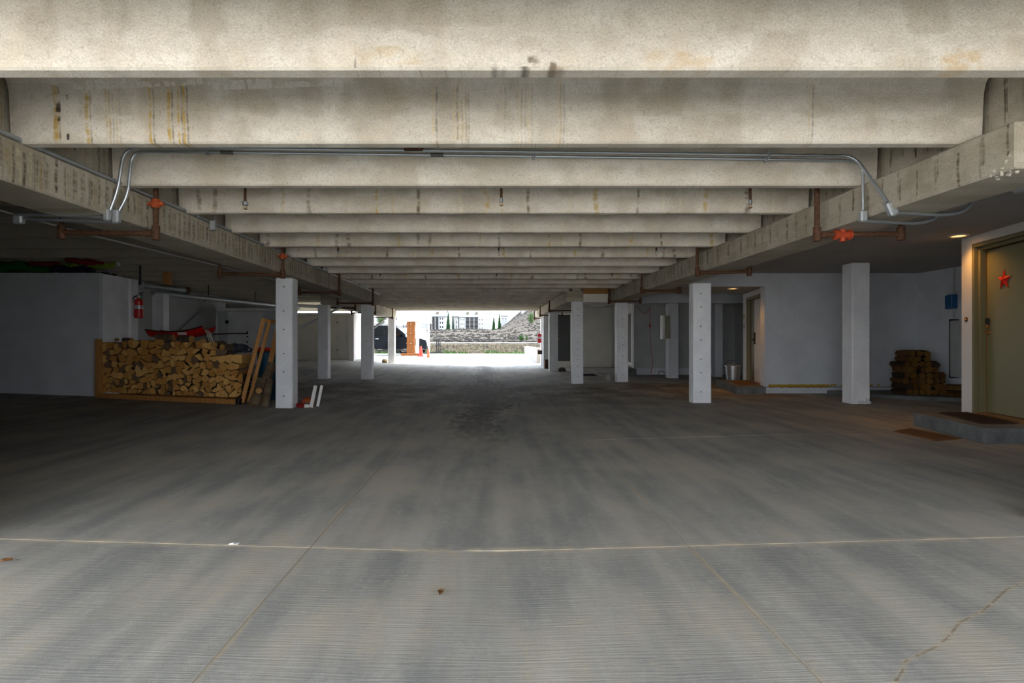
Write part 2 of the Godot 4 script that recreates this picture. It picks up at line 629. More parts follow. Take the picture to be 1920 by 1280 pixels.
	lot.albedo_color = Color(0.95, 0.95, 0.95)
	# paints and other finishes
	mottle("wall_paint", Color(0.79, 0.805, 0.83), 0.03, 0.4, 0.75, true, 111, 0.02)
	mottle("column_paint", Color(0.905, 0.915, 0.935), 0.035, 0.5, 0.6, true, 113, 0.03)
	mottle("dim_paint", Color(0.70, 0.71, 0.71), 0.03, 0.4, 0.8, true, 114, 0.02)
	mottle("cream_paint", Color(0.88, 0.87, 0.83), 0.03, 0.4, 0.7, true, 115, 0.02)
	mottle("ceiling_paint", Color(0.68, 0.67, 0.655), 0.02, 0.3, 0.85, true, 116, 0.02)
	mottle("stucco", Color(0.80, 0.795, 0.775), 0.02, 0.5, 0.9, true, 117, 0.03)
	mottle("step_concrete", Color(0.42, 0.43, 0.43), 0.08, 1.1, 0.9, true, 118, 0.08)
	mat("trim_white", Color(0.88, 0.87, 0.86), 0.5)
	mat("hole", Color(0.10, 0.10, 0.10), 0.9)
	mat("peeled", Color(0.72, 0.58, 0.20), 0.85)
	mat("osb", Color(0.62, 0.45, 0.26), 0.85)
	mat("door_olive", Color(0.46, 0.455, 0.33), 0.45)
	mat("jamb_brown", Color(0.45, 0.43, 0.31), 0.5)
	mat("door_dark", Color(0.30, 0.31, 0.30), 0.6)
	mat("steel", Color(0.74, 0.77, 0.79), 0.32, 0.85)
	mat("zinc", Color(0.68, 0.70, 0.71), 0.45, 0.5)
	mat("dark_zinc", Color(0.40, 0.40, 0.38), 0.5, 0.6)
	mat("brass", Color(0.72, 0.52, 0.30), 0.3, 0.9)
	mat("black", Color(0.05, 0.05, 0.055), 0.5)
	mat("gold", Color(0.68, 0.55, 0.22), 0.35, 0.7)
	mat("rubber_brown", Color(0.22, 0.14, 0.09), 0.95)
	mat("coir", Color(0.46, 0.31, 0.17), 0.98)
	mat("red", Color(0.72, 0.06, 0.06), 0.35)
	mat("red_cloth", Color(0.52, 0.05, 0.07), 0.8)
	mat("star_red", Color(0.86, 0.14, 0.08), 0.4)
	mat("orange", Color(0.95, 0.36, 0.10), 0.5)
	mat("orange_red", Color(0.93, 0.24, 0.10), 0.5)
	mat("tee_orange", Color(0.70, 0.27, 0.14), 0.6)
	mat("teal", Color(0.05, 0.30, 0.40), 0.6)
	mat("green", Color(0.20, 0.55, 0.12), 0.7)
	mat("green_cloth", Color(0.10, 0.42, 0.12), 0.8)
	mat("lime_cloth", Color(0.55, 0.66, 0.12), 0.8)
	mat("navy_cloth", Color(0.05, 0.07, 0.20), 0.85)
	mat("grey_cloth", Color(0.20, 0.22, 0.26), 0.9)
	mat("white", Color(0.90, 0.90, 0.90), 0.5)
	mat("rope", Color(0.82, 0.80, 0.76), 0.9)
	mat("blue_box", Color(0.10, 0.33, 0.52), 0.5)
	mat("panel_green", Color(0.55, 0.56, 0.47), 0.5)
	var rn := levels(128, 128, 0.05, 131, 4)
	tri_mat("rust", picture(128, 128, func(i, _x, _y):
		return Color(0.24, 0.15, 0.10).lerp(Color(0.46, 0.31, 0.19), rn[i] / 255.0)), Vector3.ONE * 4.0, 0.75)
	tri_mat("rust_orange", picture(128, 128, func(i, _x, _y):
		return Color(0.52, 0.20, 0.08).lerp(Color(0.85, 0.42, 0.20), rn[i] / 255.0)), Vector3.ONE * 5.0, 0.75)
	# sawn timber: grain runs along local y
	var gr := levels(128, 16, 0.07, 141, 4, Vector2i(256, 256))
	var gf := levels(128, 128, 0.1, 142, 3, Vector2i(256, 256))
	var wood := picture(256, 256, func(i, _x, _y):
		return Color(0.60, 0.40, 0.20).lerp(Color(0.82, 0.60, 0.34), clampf(gr[i] / 255.0 * 0.8 + gf[i] / 255.0 * 0.2, 0, 1)))
	tri_mat("timber", wood, Vector3(3.0, 0.5, 3.0), 0.75, false)
	tri_mat("cedar", wood, Vector3(3.0, 0.5, 3.0), 0.7, false, null, 1.0, Color(1.0, 0.80, 0.62))
	var lg := mat("log", Color.WHITE, 0.88)
	lg.vertex_color_use_as_albedo = true
	lg.albedo_texture = picture(128, 128, func(i, _x, _y):
		var q: float = 0.72 + 0.28 * rn[i] / 255.0
		return Color(q, q, q))
	var lo: StandardMaterial3D = lg.duplicate()
	lo.albedo_color = Color(0.52, 0.49, 0.34)
	M["log_old"] = lo
	lo.uv1_triplanar = true
	lo.uv1_scale = Vector3.ONE * 5.0
	lg.uv1_triplanar = true
	lg.uv1_scale = Vector3.ONE * 5.0


func slab_part(parent: Node, x0: float, x1: float, d0: float, d1: float, m: Material, r: Rect2, step := 0.6) -> void:
	var g := 0.005
	var mb := MB.new()
	mb.uvf = func(p, _n): return Vector2(p.x, -p.z) / 1.1
	mb.uv2f = func(p, _n): return Vector2((p.x - r.position.x) / r.size.x, (-p.z - r.position.y) / r.size.y)
	var f := func(u, w):
		var x := lerpf(x0 + g, x1 - g, u)
		var d := lerpf(d0 + g, d1 - g, w)
		return Vector3(x, fl(x, d), -d)
	var nu := maxi(2, int((x1 - x0) / step))
	var nv := maxi(2, int((d1 - d0) / step))
	mb.grid(f, nu, nv)
	for k in nu:                                           # the edges go down into the joints
		for w in [0.0, 1.0]:
			var a: Vector3 = f.call(float(k) / nu, w)
			var b: Vector3 = f.call(float(k + 1) / nu, w)
			var dn := Vector3(0, -0.08, 0)
			if w == 0.0:
				mb.quad(a + dn, b + dn, b, a)
			else:
				mb.quad(b + dn, a + dn, a, b)
	for k in nv:
		for u in [0.0, 1.0]:
			var a: Vector3 = f.call(u, float(k) / nv)
			var b: Vector3 = f.call(u, float(k + 1) / nv)
			var dn := Vector3(0, -0.08, 0)
			if u == 0.0:
				mb.quad(b + dn, a + dn, a, b)
			else:
				mb.quad(a + dn, b + dn, b, a)
	obj("slab", mb, m, parent)


func floor_and_ground() -> void:
	var f := setting("floor")
	var near := Rect2(-4.0, -0.62, 8.0, 4.0)
	var mid := Rect2(-11.5, 3.38, 22.0, 12.02)
	var far := Rect2(-11.5, 15.4, 22.0, 11.6)
	for c in [[-12.0, -1.03], [-1.03, 1.15], [1.15, 12.0]]:
		slab_part(f, c[0], c[1], -5.0, 3.38, M.floor_near, near, 0.5)
	for c in [[-12.0, -1.03], [-1.03, 1.15]]:
		slab_part(f, c[0], c[1], 3.38, 15.4, M.floor_mid, mid)
	for q in [[3.38, 7.02], [7.02, 15.4]]:
		slab_part(f, 1.15, 12.0, q[0], q[1], M.floor_mid, mid)
	for c in [[-12.0, -1.03], [-1.03, 0.72], [0.72, 12.0]]:
		slab_part(f, c[0], c[1], 15.4, 26.7, M.floor_far, far)
	var j := MB.new()
	for q in [[-12.0, 12.0, 3.35, 3.41], [-12.0, 12.0, 15.37, 15.43], [1.15, 12.0, 6.99, 7.05]]:
		j.grid(func(u, w):
			var x := lerpf(q[0], q[1], u)
			var d := lerpf(q[2], q[3], w)
			return Vector3(x, fl(x, d) - 0.004, -d), 60, 1)
	for q in [[-1.03, -5.0, 26.7], [1.15, -5.0, 15.4], [0.72, 15.4, 26.7]]:
		j.grid(func(u, w):
			var x: float = q[0] + lerpf(-0.025, 0.025, u)
			var d := lerpf(q[1], q[2], w)
			return Vector3(x, fl(x, d) - 0.003, -d), 1, 60)
	obj("joint_filling", j, M.joint_dust, f)
	var back := MB.new()
	back.grid(func(u, w):
		var x := lerpf(-45, 45, u)
		var d := lerpf(-45, -5.01, w)
		return Vector3(x, fl(x, d), -d), 30, 8)
	for s in [-1, 1]:
		back.grid(func(u, w):
			var x: float = s * lerpf(45.0, 12.01, u if s < 0 else 1.0 - u)
			var d := lerpf(-5.01, 26.7, w)
			return Vector3(x, fl(x, d), -d), 8, 8)
	struct("forecourt", back, M.forecourt_paving)
	var lot := MB.new()
	lot.grid(func(u, w):
		var x := lerpf(-45, 45, u)
		var d := lerpf(26.71, 41.5, w)
		return Vector3(x, fl(x, d), -d), 60, 24)
	struct("driveway", lot, M.pavement)


func joist(parent: Node, d: float, x0: float, x1: float, m: Material, y0 := JOIST_Y, top := 2.95, shift := 0.0, ux := 0.0, us := 8.0) -> void:
	var h := top - y0
	var p := PackedVector2Array()                           # (distance, height)
	for q in [[-0.135, h], [-0.07, h - 0.025], [-0.035, h - 0.07], [-0.018, h - 0.13], [0.0, 0.012], [0.012, 0.0], [0.092, 0.0], [0.104, 0.012], [0.122, h - 0.13], [0.139, h - 0.07], [0.174, h - 0.025], [0.24, h]]:
		p.append(Vector2(q[0], q[1]))
	var mb := MB.new()
	var face := h - 0.0
	mb.uv2f = func(v, _n): return Vector2((v.x + ux) / us + shift, clampf((top - v.y) / face, 0.002, 0.998))
	var k := p.size()
	var nx := maxi(1, int((x1 - x0) / 1.5))
	for i in k - 1:
		for s in nx:
			var a := lerpf(x0, x1, float(s) / nx)
			var b := lerpf(x0, x1, float(s + 1) / nx)
			var q0 := p[i]
			var q1 := p[i + 1]
			mb.quad(V(a, y0 + q0.y, d + q0.x), V(a, y0 + q1.y, d + q1.x), V(b, y0 + q1.y, d + q1.x), V(b, y0 + q0.y, d + q0.x))
	var tris := Geometry2D.triangulate_polygon(p)
	for i in range(0, tris.size(), 3):
		for e in [x0, x1]:
			var n := Vector3(-1 if e == x0 else 1, 0, 0)
			mb.tri(V(e, y0 + p[tris[i]].y, d + p[tris[i]].x), V(e, y0 + p[tris[i + 1]].y, d + p[tris[i + 1]].x), V(e, y0 + p[tris[i + 2]].y, d + p[tris[i + 2]].x), n, n, n)
	obj("joist", mb, m, parent)


func girder(label: String, x0: float, x1: float, d0: float, d1: float, y0: float, y1: float, stem0: float, stem1: float, top: float, m: Material, broken := false) -> void:
	var t := thing("concrete_girder", label, "girder")
	var mb := MB.new()
	mb.uv2f = func(p, _n): return Vector2(-p.z / 7.0, clampf((y1 - p.y) / (y1 - y0), 0.002, 0.998))
	mb.span(V(x0, y0, d0), V(x1, y1, d1), 0.012)
	obj("ledge", mb, m, t)
	var st := MB.new()
	st.uv2f = func(p, _n): return Vector2(-p.z / 5.0 + 0.3, clampf((top - p.y) / (top - y1), 0.002, 0.998))
	st.span(V(stem0, y1 - 0.004, d0), V(stem1, top, d1), 0.006)
	obj("stem", st, m, t)
	if broken:                                              # spalled end with bare aggregate
		var r := MB.new()
		var rng := RandomNumberGenerator.new()
		rng.seed = 5
		for i in 70:
			var along := rng.randf()
			var at := V(x0 + rng.randf_range(-0.006, 0.10), y0 + rng.randf_range(-0.005, 0.03) + 0.10 * along * along * along, d0 + rng.randf_range(0.0, 0.26) * (1.0 - along * along) + 0.01)
			r.box(at, Vector3(rng.randf_range(0.012, 0.03), rng.randf_range(0.012, 0.03), rng.randf_range(0.012, 0.035)), Basis.from_euler(Vector3(rng.randf() * 3, rng.randf() * 3, 0)), 0.005)
		obj("broken_edge", r, M.girder_plain, t)


func ceiling_and_girders() -> void:
	var c := setting("ceiling")
	for k in range(-4, 22):
		var d := 2.95 + 1.0985 * k
		var x0 := -3.30 if d < 17.5 else -4.2
		var x1 := 3.40 if d < 16.1 else 2.2
		if k == 0:
			joist(c, d, -3.30, 3.40, M.joist_first, JOIST_Y, 2.95, 0.0, 3.3, 6.7)
		elif k == 1:
			joist(c, d, x0, x1, M.joist_second, JOIST_Y, 2.95, 0.0, 3.3, 6.7)
		else:
			joist(c, d, x0, x1, M.joist_dripped if k in [3, 5, 6, 9] else M.joist, JOIST_Y, 2.95, k * 0.371)
		if k >= 0 and k < 20:
			joist(c, d + 0.7, -11.6, -3.66 if d < 17.0 else -4.62, M.girder_plain, 2.74, 3.2, k * 0.23)
	obj("deck", bx(V(-3.48, 2.944, -1.62), V(3.5, 3.2, 26.3), 0.0), M.girder_plain, c)
	obj("deck", bx(V(-12.0, 3.19, 2.80), V(-3.48, 3.34, 26.3), 0.0), M.girder_plain, c)
	obj("deck", bx(V(-12.0, 3.33, -1.62), V(12.0, 3.5, 26.3), 0.0), M.girder_plain, c)
	obj("plasterboard", bx(V(3.74, 2.513, 3.6), V(11.0, 2.63, 10.25), 0.0), M.ceiling_paint, c)
	obj("plasterboard", bx(V(3.74, 2.579, 10.25), V(11.0, 2.66, 16.0), 0.0), M.ceiling_paint, c)
	obj("plasterboard", bx(V(2.58, 2.579, 16.0), V(11.0, 2.66, 26.2), 0.0), M.ceiling_paint, c)
	obj("edge_beam", bx(V(-12.0, 2.45, 26.0), V(-4.74, 3.19, 26.3)), M.girder_plain, c)
	struct("upper_storey", bx(V(-12.0, 3.51, -1.62), V(12.0, 11.5, 26.3)), M.stucco)
	girder("streaky precast girder with a ledge, above the firewood and the nearer bolted columns", -3.72, -3.22, 3.52, 17.3, 2.183, 2.481, -3.62, -3.34, 3.19, M.girder)
	girder("grey precast girder with a spalled end, above the column beside the starred door's bay", 3.25, 3.72, 3.62, 16.35, 2.183, 2.481, 3.44, 3.66, 2.94, M.girder_clean, true)
	girder("far precast girder ending near the parked dark car", -4.72, -4.12, 16.4, 26.5, 2.16, 2.481, -4.56, -4.24, 3.19, M.girder_clean)
	girder("far precast girder leading towards the retaining wall outside", 2.10, 2.56, 15.95, 26.5, 2.19, 2.481, 2.26, 2.50, 2.94, M.girder_clean)


func column(label: String, x0: float, x1: float, d0: float, dep: float, top: float, holes := 6, chipped := false, paint := "column_paint", hx := 0.5) -> void:
	var xm := (x0 + x1) / 2
	var dm := d0 + dep / 2
	var y := fl(xm, dm)
	var t := thing("column", label, "column", V(xm, y, dm))
	var w := x1 - x0
	obj("shaft", bx(Vector3(-w / 2, -0.02, dep / 2), Vector3(w / 2, top - y, -dep / 2), 0.014), M[paint], t)
	var hole := lt([Vector2(0.0, 0.0), Vector2(0.009, 0.0), Vector2(0.011, 0.003), Vector2(0.011, -0.01)], 10)
	var hm := hole.mesh()
	for i in holes:
		var hy := 0.2 + i * (top - y - 0.4) / maxf(1, holes - 1) + (0.05 if i % 2 else 0.0)
		obj("anchor_hole", hm, M.hole, t, Transform3D(Basis(Vector3.RIGHT, PI / 2), Vector3(w * (hx - 0.5) + 0.005 * sin(i * 3.0), hy, dep / 2 + 0.001)))
	if chipped:
		var rng := RandomNumberGenerator.new()
		rng.seed = 8
		var r := MB.new()
		for i in 34:
			r.box(Vector3(rng.randf_range(-w / 2 + 0.1, w / 2 + 0.012), rng.randf_range(0.0, 0.10) * (0.4 + 0.6 * rng.randf()), dep / 2 + rng.randf_range(-0.006, 0.012)), Vector3(rng.randf_range(0.02, 0.06), rng.randf_range(0.01, 0.03), 0.014), Basis.from_euler(Vector3(0.2 * rng.randf(), 0.3 * rng.randf(), rng.randf() * 3)), 0.006)
		obj("crumbled_foot", r, M.wall_paint, t)


func columns() -> void:
	column("white bolted column beside the stacked firewood, leaning log at its foot", -3.598, -3.311, 9.87, 0.29, 2.183, 6)
	column("grey column behind the firewood column, out towards the storage units", -4.86, -4.57, 16.62, 0.30, 2.16, 5)
	column("grey column in the drive's far row, first in front of the dark parked car", -3.63, -3.32, 16.6, 0.30, 2.183, 5)
	column("slim pale column half hidden behind the grey one before the dark car", -4.55, -4.25, 21.4, 0.30, 2.16, 3)
	column("last pale column under the far girder, round stone at its foot", -4.48, -4.19, 26.0, 0.30, 2.16, 3)
	column("white bolted column nearest the drive, across from the firewood", 3.70, 4.03, 10.63, 0.24, 2.183, 7, false, "column_paint", 0.42)
	column("white bolted column under the blunt girder end with the brown board above", 2.24, 2.53, 15.75, 0.28, 2.19, 9)
	column("white bolted column next to the dark window opening with the red cord", 3.50, 3.81, 16.05, 0.29, 2.183, 8)
	column("smooth white column with a crumbled foot, between the two entrance steps", 6.475, 6.795, 10.46, 0.31, 2.52, 0, true)
	column("grey column in front of the dark olive door by the exit", 2.22, 2.54, 21.6, 0.3, 2.19, 4)
	column("outer grey column before the exit, brown box at its foot", 2.22, 2.50, 24.0, 0.3, 2.19, 2)
	column("last white column at the exit, fire extinguisher hung on it", 2.30, 2.50, 26.0, 0.28, 2.19, 0)
	column("square white post carrying the olive electrical cabinet", 5.37, 5.67, 17.55, 0.30, 2.26, 0, false, "wall_paint")


func skew_basis(a: Vector2, b: Vector2) -> Basis:         # a wall from a (far) to b (near), both (x, distance): local x along it, z out of its face
	var d := (b - a).normalized()
	var x := Vector3(d.x, 0, -d.y)
	return Basis(x, Vector3.UP, x.cross(Vector3.UP))


func walls_east() -> void:
	# the bay with the starred door
	var A := Vector2(6.46, 8.02)
	var B := skew_basis(A, Vector2(5.60, 3.55))
	var w := setting("wall_entry", V(A.x, 0, A.y), B)
	obj("corner_strip", bx(Vector3(0.0, -0.02, 0), Vector3(0.215, 2.512, -0.22)), M.trim_white, w)
	obj("lintel", bx(Vector3(0.216, 2.405, 0), Vector3(1.32, 2.512, -0.22)), M.trim_white, w)
	obj("panel", bx(Vector3(1.32, -0.02, 0), Vector3(4.5, 2.512, -0.22)), M.wall_paint, w)
	struct("wall_return", bx(V(6.66, -0.05, 8.02), V(11.0, 2.512, 8.16)), M.wall_paint)
	# the bay with the crumbled column
	var side := setting("wall_side")
	obj("panel", bx(V(9.2, -0.02, 8.16), V(9.4, 2.578, 12.6)), M.wall_paint, side)
	var back := setting("wall_bay")
	obj("panel", bx(V(5.92, 0.14, 12.6), V(9.4, 2.578, 12.8)), M.wall_paint, back)
	obj("plinth", bx(V(5.935, -0.02, 12.59), V(9.2, 0.13, 12.8)), M.wall_paint, back)
	var rng := RandomNumberGenerator.new()
	rng.seed = 3
	var pe := MB.new()
	for i in 46:                                            # a ragged strip where the paint came off
		var x := 6.0 + i * 0.052
		if i > 24 and i % 5 > 2:
			continue
		var lo := 0.145 + (0.0 if i > 24 else -0.03) + rng.randf() * 0.02
		pe.span(V(x, lo, 12.588), V(x + 0.055, 0.185 + rng.randf() * 0.012, 12.6))
	obj("peeled_strip", pe, M.peeled, back)
	obj("skirting_line", bx(V(5.93, 0.133, 12.586), V(9.2, 0.145, 12.6)), M.dark_zinc, back)
	var hd := setting("trim_1")
	obj("header", bx(V(3.76, 2.295, 12.6), V(5.919, 2.578, 12.75)), M.wall_paint, hd)
	obj("soffit", bx(V(3.76, 2.295, 12.75), V(6.30, 2.36, 14.4)), M.ceiling_paint, hd)
	# the door-ten bay
	var F := Vector2(6.39, 14.76)
	var C := Vector2(5.925, 12.62)
	var B2 := skew_basis(F, C)
	var w2 := setting("wall_entry", V(F.x, 0, F.y), B2)
	obj("corner_strip", bx(Vector3(0.0, -0.02, 0), Vector3(0.30, 2.294, -0.2)), M.trim_white, w2)
	obj("lintel", bx(Vector3(0.30, 2.18, 0), Vector3(1.93, 2.294, -0.2)), M.trim_white, w2)
	obj("corner_strip", bx(Vector3(1.93, -0.02, 0), Vector3(2.165, 2.294, -0.02)), M.trim_white, w2)
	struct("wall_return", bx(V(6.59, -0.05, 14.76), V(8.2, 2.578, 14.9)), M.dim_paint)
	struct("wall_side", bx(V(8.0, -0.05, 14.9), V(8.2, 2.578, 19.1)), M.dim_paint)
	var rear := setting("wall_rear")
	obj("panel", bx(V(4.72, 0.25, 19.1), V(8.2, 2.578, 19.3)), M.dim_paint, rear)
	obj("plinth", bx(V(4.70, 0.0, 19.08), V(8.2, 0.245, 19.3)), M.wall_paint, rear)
	var pier := struct("trim_2", bx(V(6.93, -0.02, 18.0), V(7.17, 2.26, 18.25)), M.wall_paint)
	pier.set_meta("kind", "structure")
	struct("trim_3", bx(V(3.85, 2.262, 17.55), V(8.0, 2.578, 17.85)), M.wall_paint)
	# the last bay
	var G := Vector2(4.98, 21.3)
	var Hh := Vector2(4.71, 19.12)
	var w3 := setting("wall_entry", V(G.x, 0, G.y), skew_basis(G, Hh))
	obj("panel", bx(Vector3(0.0, -0.02, 0), Vector3(0.4, 2.578, -0.2)), M.trim_white, w3)
	obj("panel", bx(Vector3(0.4, 2.2, 0), Vector3(1.7, 2.578, -0.2)), M.trim_white, w3)
	obj("panel", bx(Vector3(1.7, -0.02, 0), Vector3(2.18, 2.578, -0.2)), M.trim_white, w3)
	struct("wall_return", bx(V(5.2, -0.05, 21.3), V(5.5, 2.578, 24.85)), M.dim_paint)
	var end := setting("wall_end")
	obj("panel", bx(V(3.46, 0.29, 24.8), V(5.3, 2.578, 25.0)), M.cream_paint, end)
	obj("panel", bx(V(2.50, 0.29, 24.8), V(2.86, 2.578, 25.0)), M.cream_paint, end)
	obj("panel", bx(V(2.86, 2.27, 24.8), V(3.46, 2.578, 25.0)), M.cream_paint, end)
	obj("plinth", bx(V(2.50, -0.02, 24.78), V(5.3, 0.285, 25.0)), M.cream_paint, end)
	struct("wall_exit", bx(V(2.74, -0.05, 25.0), V(2.94, 2.9, 27.6)), M.wall_paint)
	var fas := setting("trim_4")
	obj("plasterboard", bx(V(2.57, 2.185, 16.02), V(3.66, 2.41, 16.12)), M.cream_paint, fas)
	obj("board", bx(V(2.57, 2.412, 16.03), V(3.66, 2.575, 16.11)), M.osb, fas)
	# fronts beside the way in, and the outer walls
	struct("wall_front", bx(V(3.62, -0.1, 3.22), V(12.0, 3.2, 3.45)), M.stucco)
	struct("wall_front", bx(V(-12.0, -0.1, 3.12), V(-3.02, 3.2, 3.40)), M.stucco)
	struct("wall_drive", bx(V(4.3, -0.1, -1.6), V(4.5, 3.3, 3.22)), M.stucco)
	struct("wall_east", bx(V(11.0, -0.1, 3.45), V(11.2, 3.2, 26.3)), M.wall_paint)
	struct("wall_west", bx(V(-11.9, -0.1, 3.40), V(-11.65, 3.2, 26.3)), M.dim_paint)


func walls_west() -> void:
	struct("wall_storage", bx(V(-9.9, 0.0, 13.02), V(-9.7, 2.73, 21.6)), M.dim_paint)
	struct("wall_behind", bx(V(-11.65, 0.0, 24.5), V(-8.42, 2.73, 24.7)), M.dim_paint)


func rough_stone(called: String, label: String, at: Vector3, s: Vector3, k: Color, sd: int) -> void:
	var n := noise(1.6, sd, 3)
	var mb := MB.new()
	mb.col = k.srgb_to_linear()
	mb.grid(func(u, w):
		var a: float = u * TAU
		var b: float = (w - 0.5) * PI
		var d := Vector3(cos(b) * cos(-a), sin(b), cos(b) * sin(-a))
		var q := d * (1.0 + 0.35 * n.get_noise_3dv(d))
		return Vector3(q.x * s.x, maxf(q.y, -0.6) * s.y, q.z * s.z), 14, 8)
	tag(obj(called, mb, M.log, null, Transform3D(Basis.IDENTITY, at + Vector3(0, s.y * 0.58, 0))), label, "stone")


func entry_step(label: String, poly: Array, h: float, top: Material) -> Node3D:
	var mid := Vector2.ZERO
	for p in poly:
		mid += p / poly.size()
	var base := 99.0
	for p in poly:
		base = minf(base, fl(p.x, p.y))
	var t := thing("entrance_step", label, "step", V(mid.x, base, mid.y))
	var pv := PackedVector2Array()
	for p in poly:
		pv.append(Vector2(p.x - mid.x, p.y - mid.y))
	var mb := MB.new()
	mb.prism(pv, -0.03, h - base, Transform3D(Basis(Vector3(1, 0, 0), Vector3(0, 0, -1), Vector3(0, 1, 0)), Vector3.ZERO), 0.985, 0.012)
	obj("block", mb, top, t)
	return t


func mat_on(called: String, label: String, category: String, p: Array, y: float, m: Material, ribs: int) -> void:
	var mid: Vector2 = (p[0] + p[1] + p[2] + p[3]) / 4.0
	var t := thing(called, label, category, V(mid.x, y, mid.y))
	var pv := PackedVector2Array()
	for q in p:
		pv.append(q - mid)
	var mb := MB.new()
	var T := Transform3D(Basis(Vector3(1, 0, 0), Vector3(0, 0, -1), Vector3(0, 1, 0)), Vector3.ZERO)
	mb.prism(pv, 0.0, 0.011, T, 0.97, 0.004)
	obj("backing", mb, m, t)
	var r := MB.new()
	for i in ribs:
		var k := (i + 0.5) / ribs
		var a: Vector2 = (pv[0] as Vector2).lerp(pv[3], k) * 0.93
		var b: Vector2 = (pv[1] as Vector2).lerp(pv[2], k) * 0.93
		r.beam(Vector3(a.x, 0.013, -a.y), Vector3(b.x, 0.013, -b.y), 0.012, 0.006, 0.002, Vector3.UP)
	obj("pile", r, m, t)


func ceiling_lamp(label: String, at: Vector3) -> void:
	var t := thing("recessed_lamp", label, "lamp", at)
	obj("trim_ring", lt([Vector2(0.115, 0.0), Vector2(0.112, -0.012), Vector2(0.085, -0.014), Vector2(0.078, 0.0)], 28), M.trim_white, t)
	var glow := mat("lamp_glow", Color(1, 0.85, 0.6), 0.6)
	glow.emission_enabled = true
	glow.emission = Color(1.0, 0.72, 0.40)
	glow.emission_energy_multiplier = 3.2
	obj("lamp_diffuser", lt([Vector2(0.0, -0.010), Vector2(0.05, -0.009), Vector2(0.079, -0.004)], 24), glow, t)
	var l := SpotLight3D.new()
	l.name = "lamp_light"
	l.light_color = Color(1.0, 0.70, 0.32)
	l.light_energy = 0.55
	l.light_size = 0.07
	l.spot_range = 12.0
	l.spot_attenuation = 2.0
	l.spot_angle = 68.0
	l.spot_angle_attenuation = 0.9
	l.shadow_enabled = true
	l.position = Vector3(0, -0.03, 0)
	l.rotation.x = -PI / 2
	t.add_child(l)


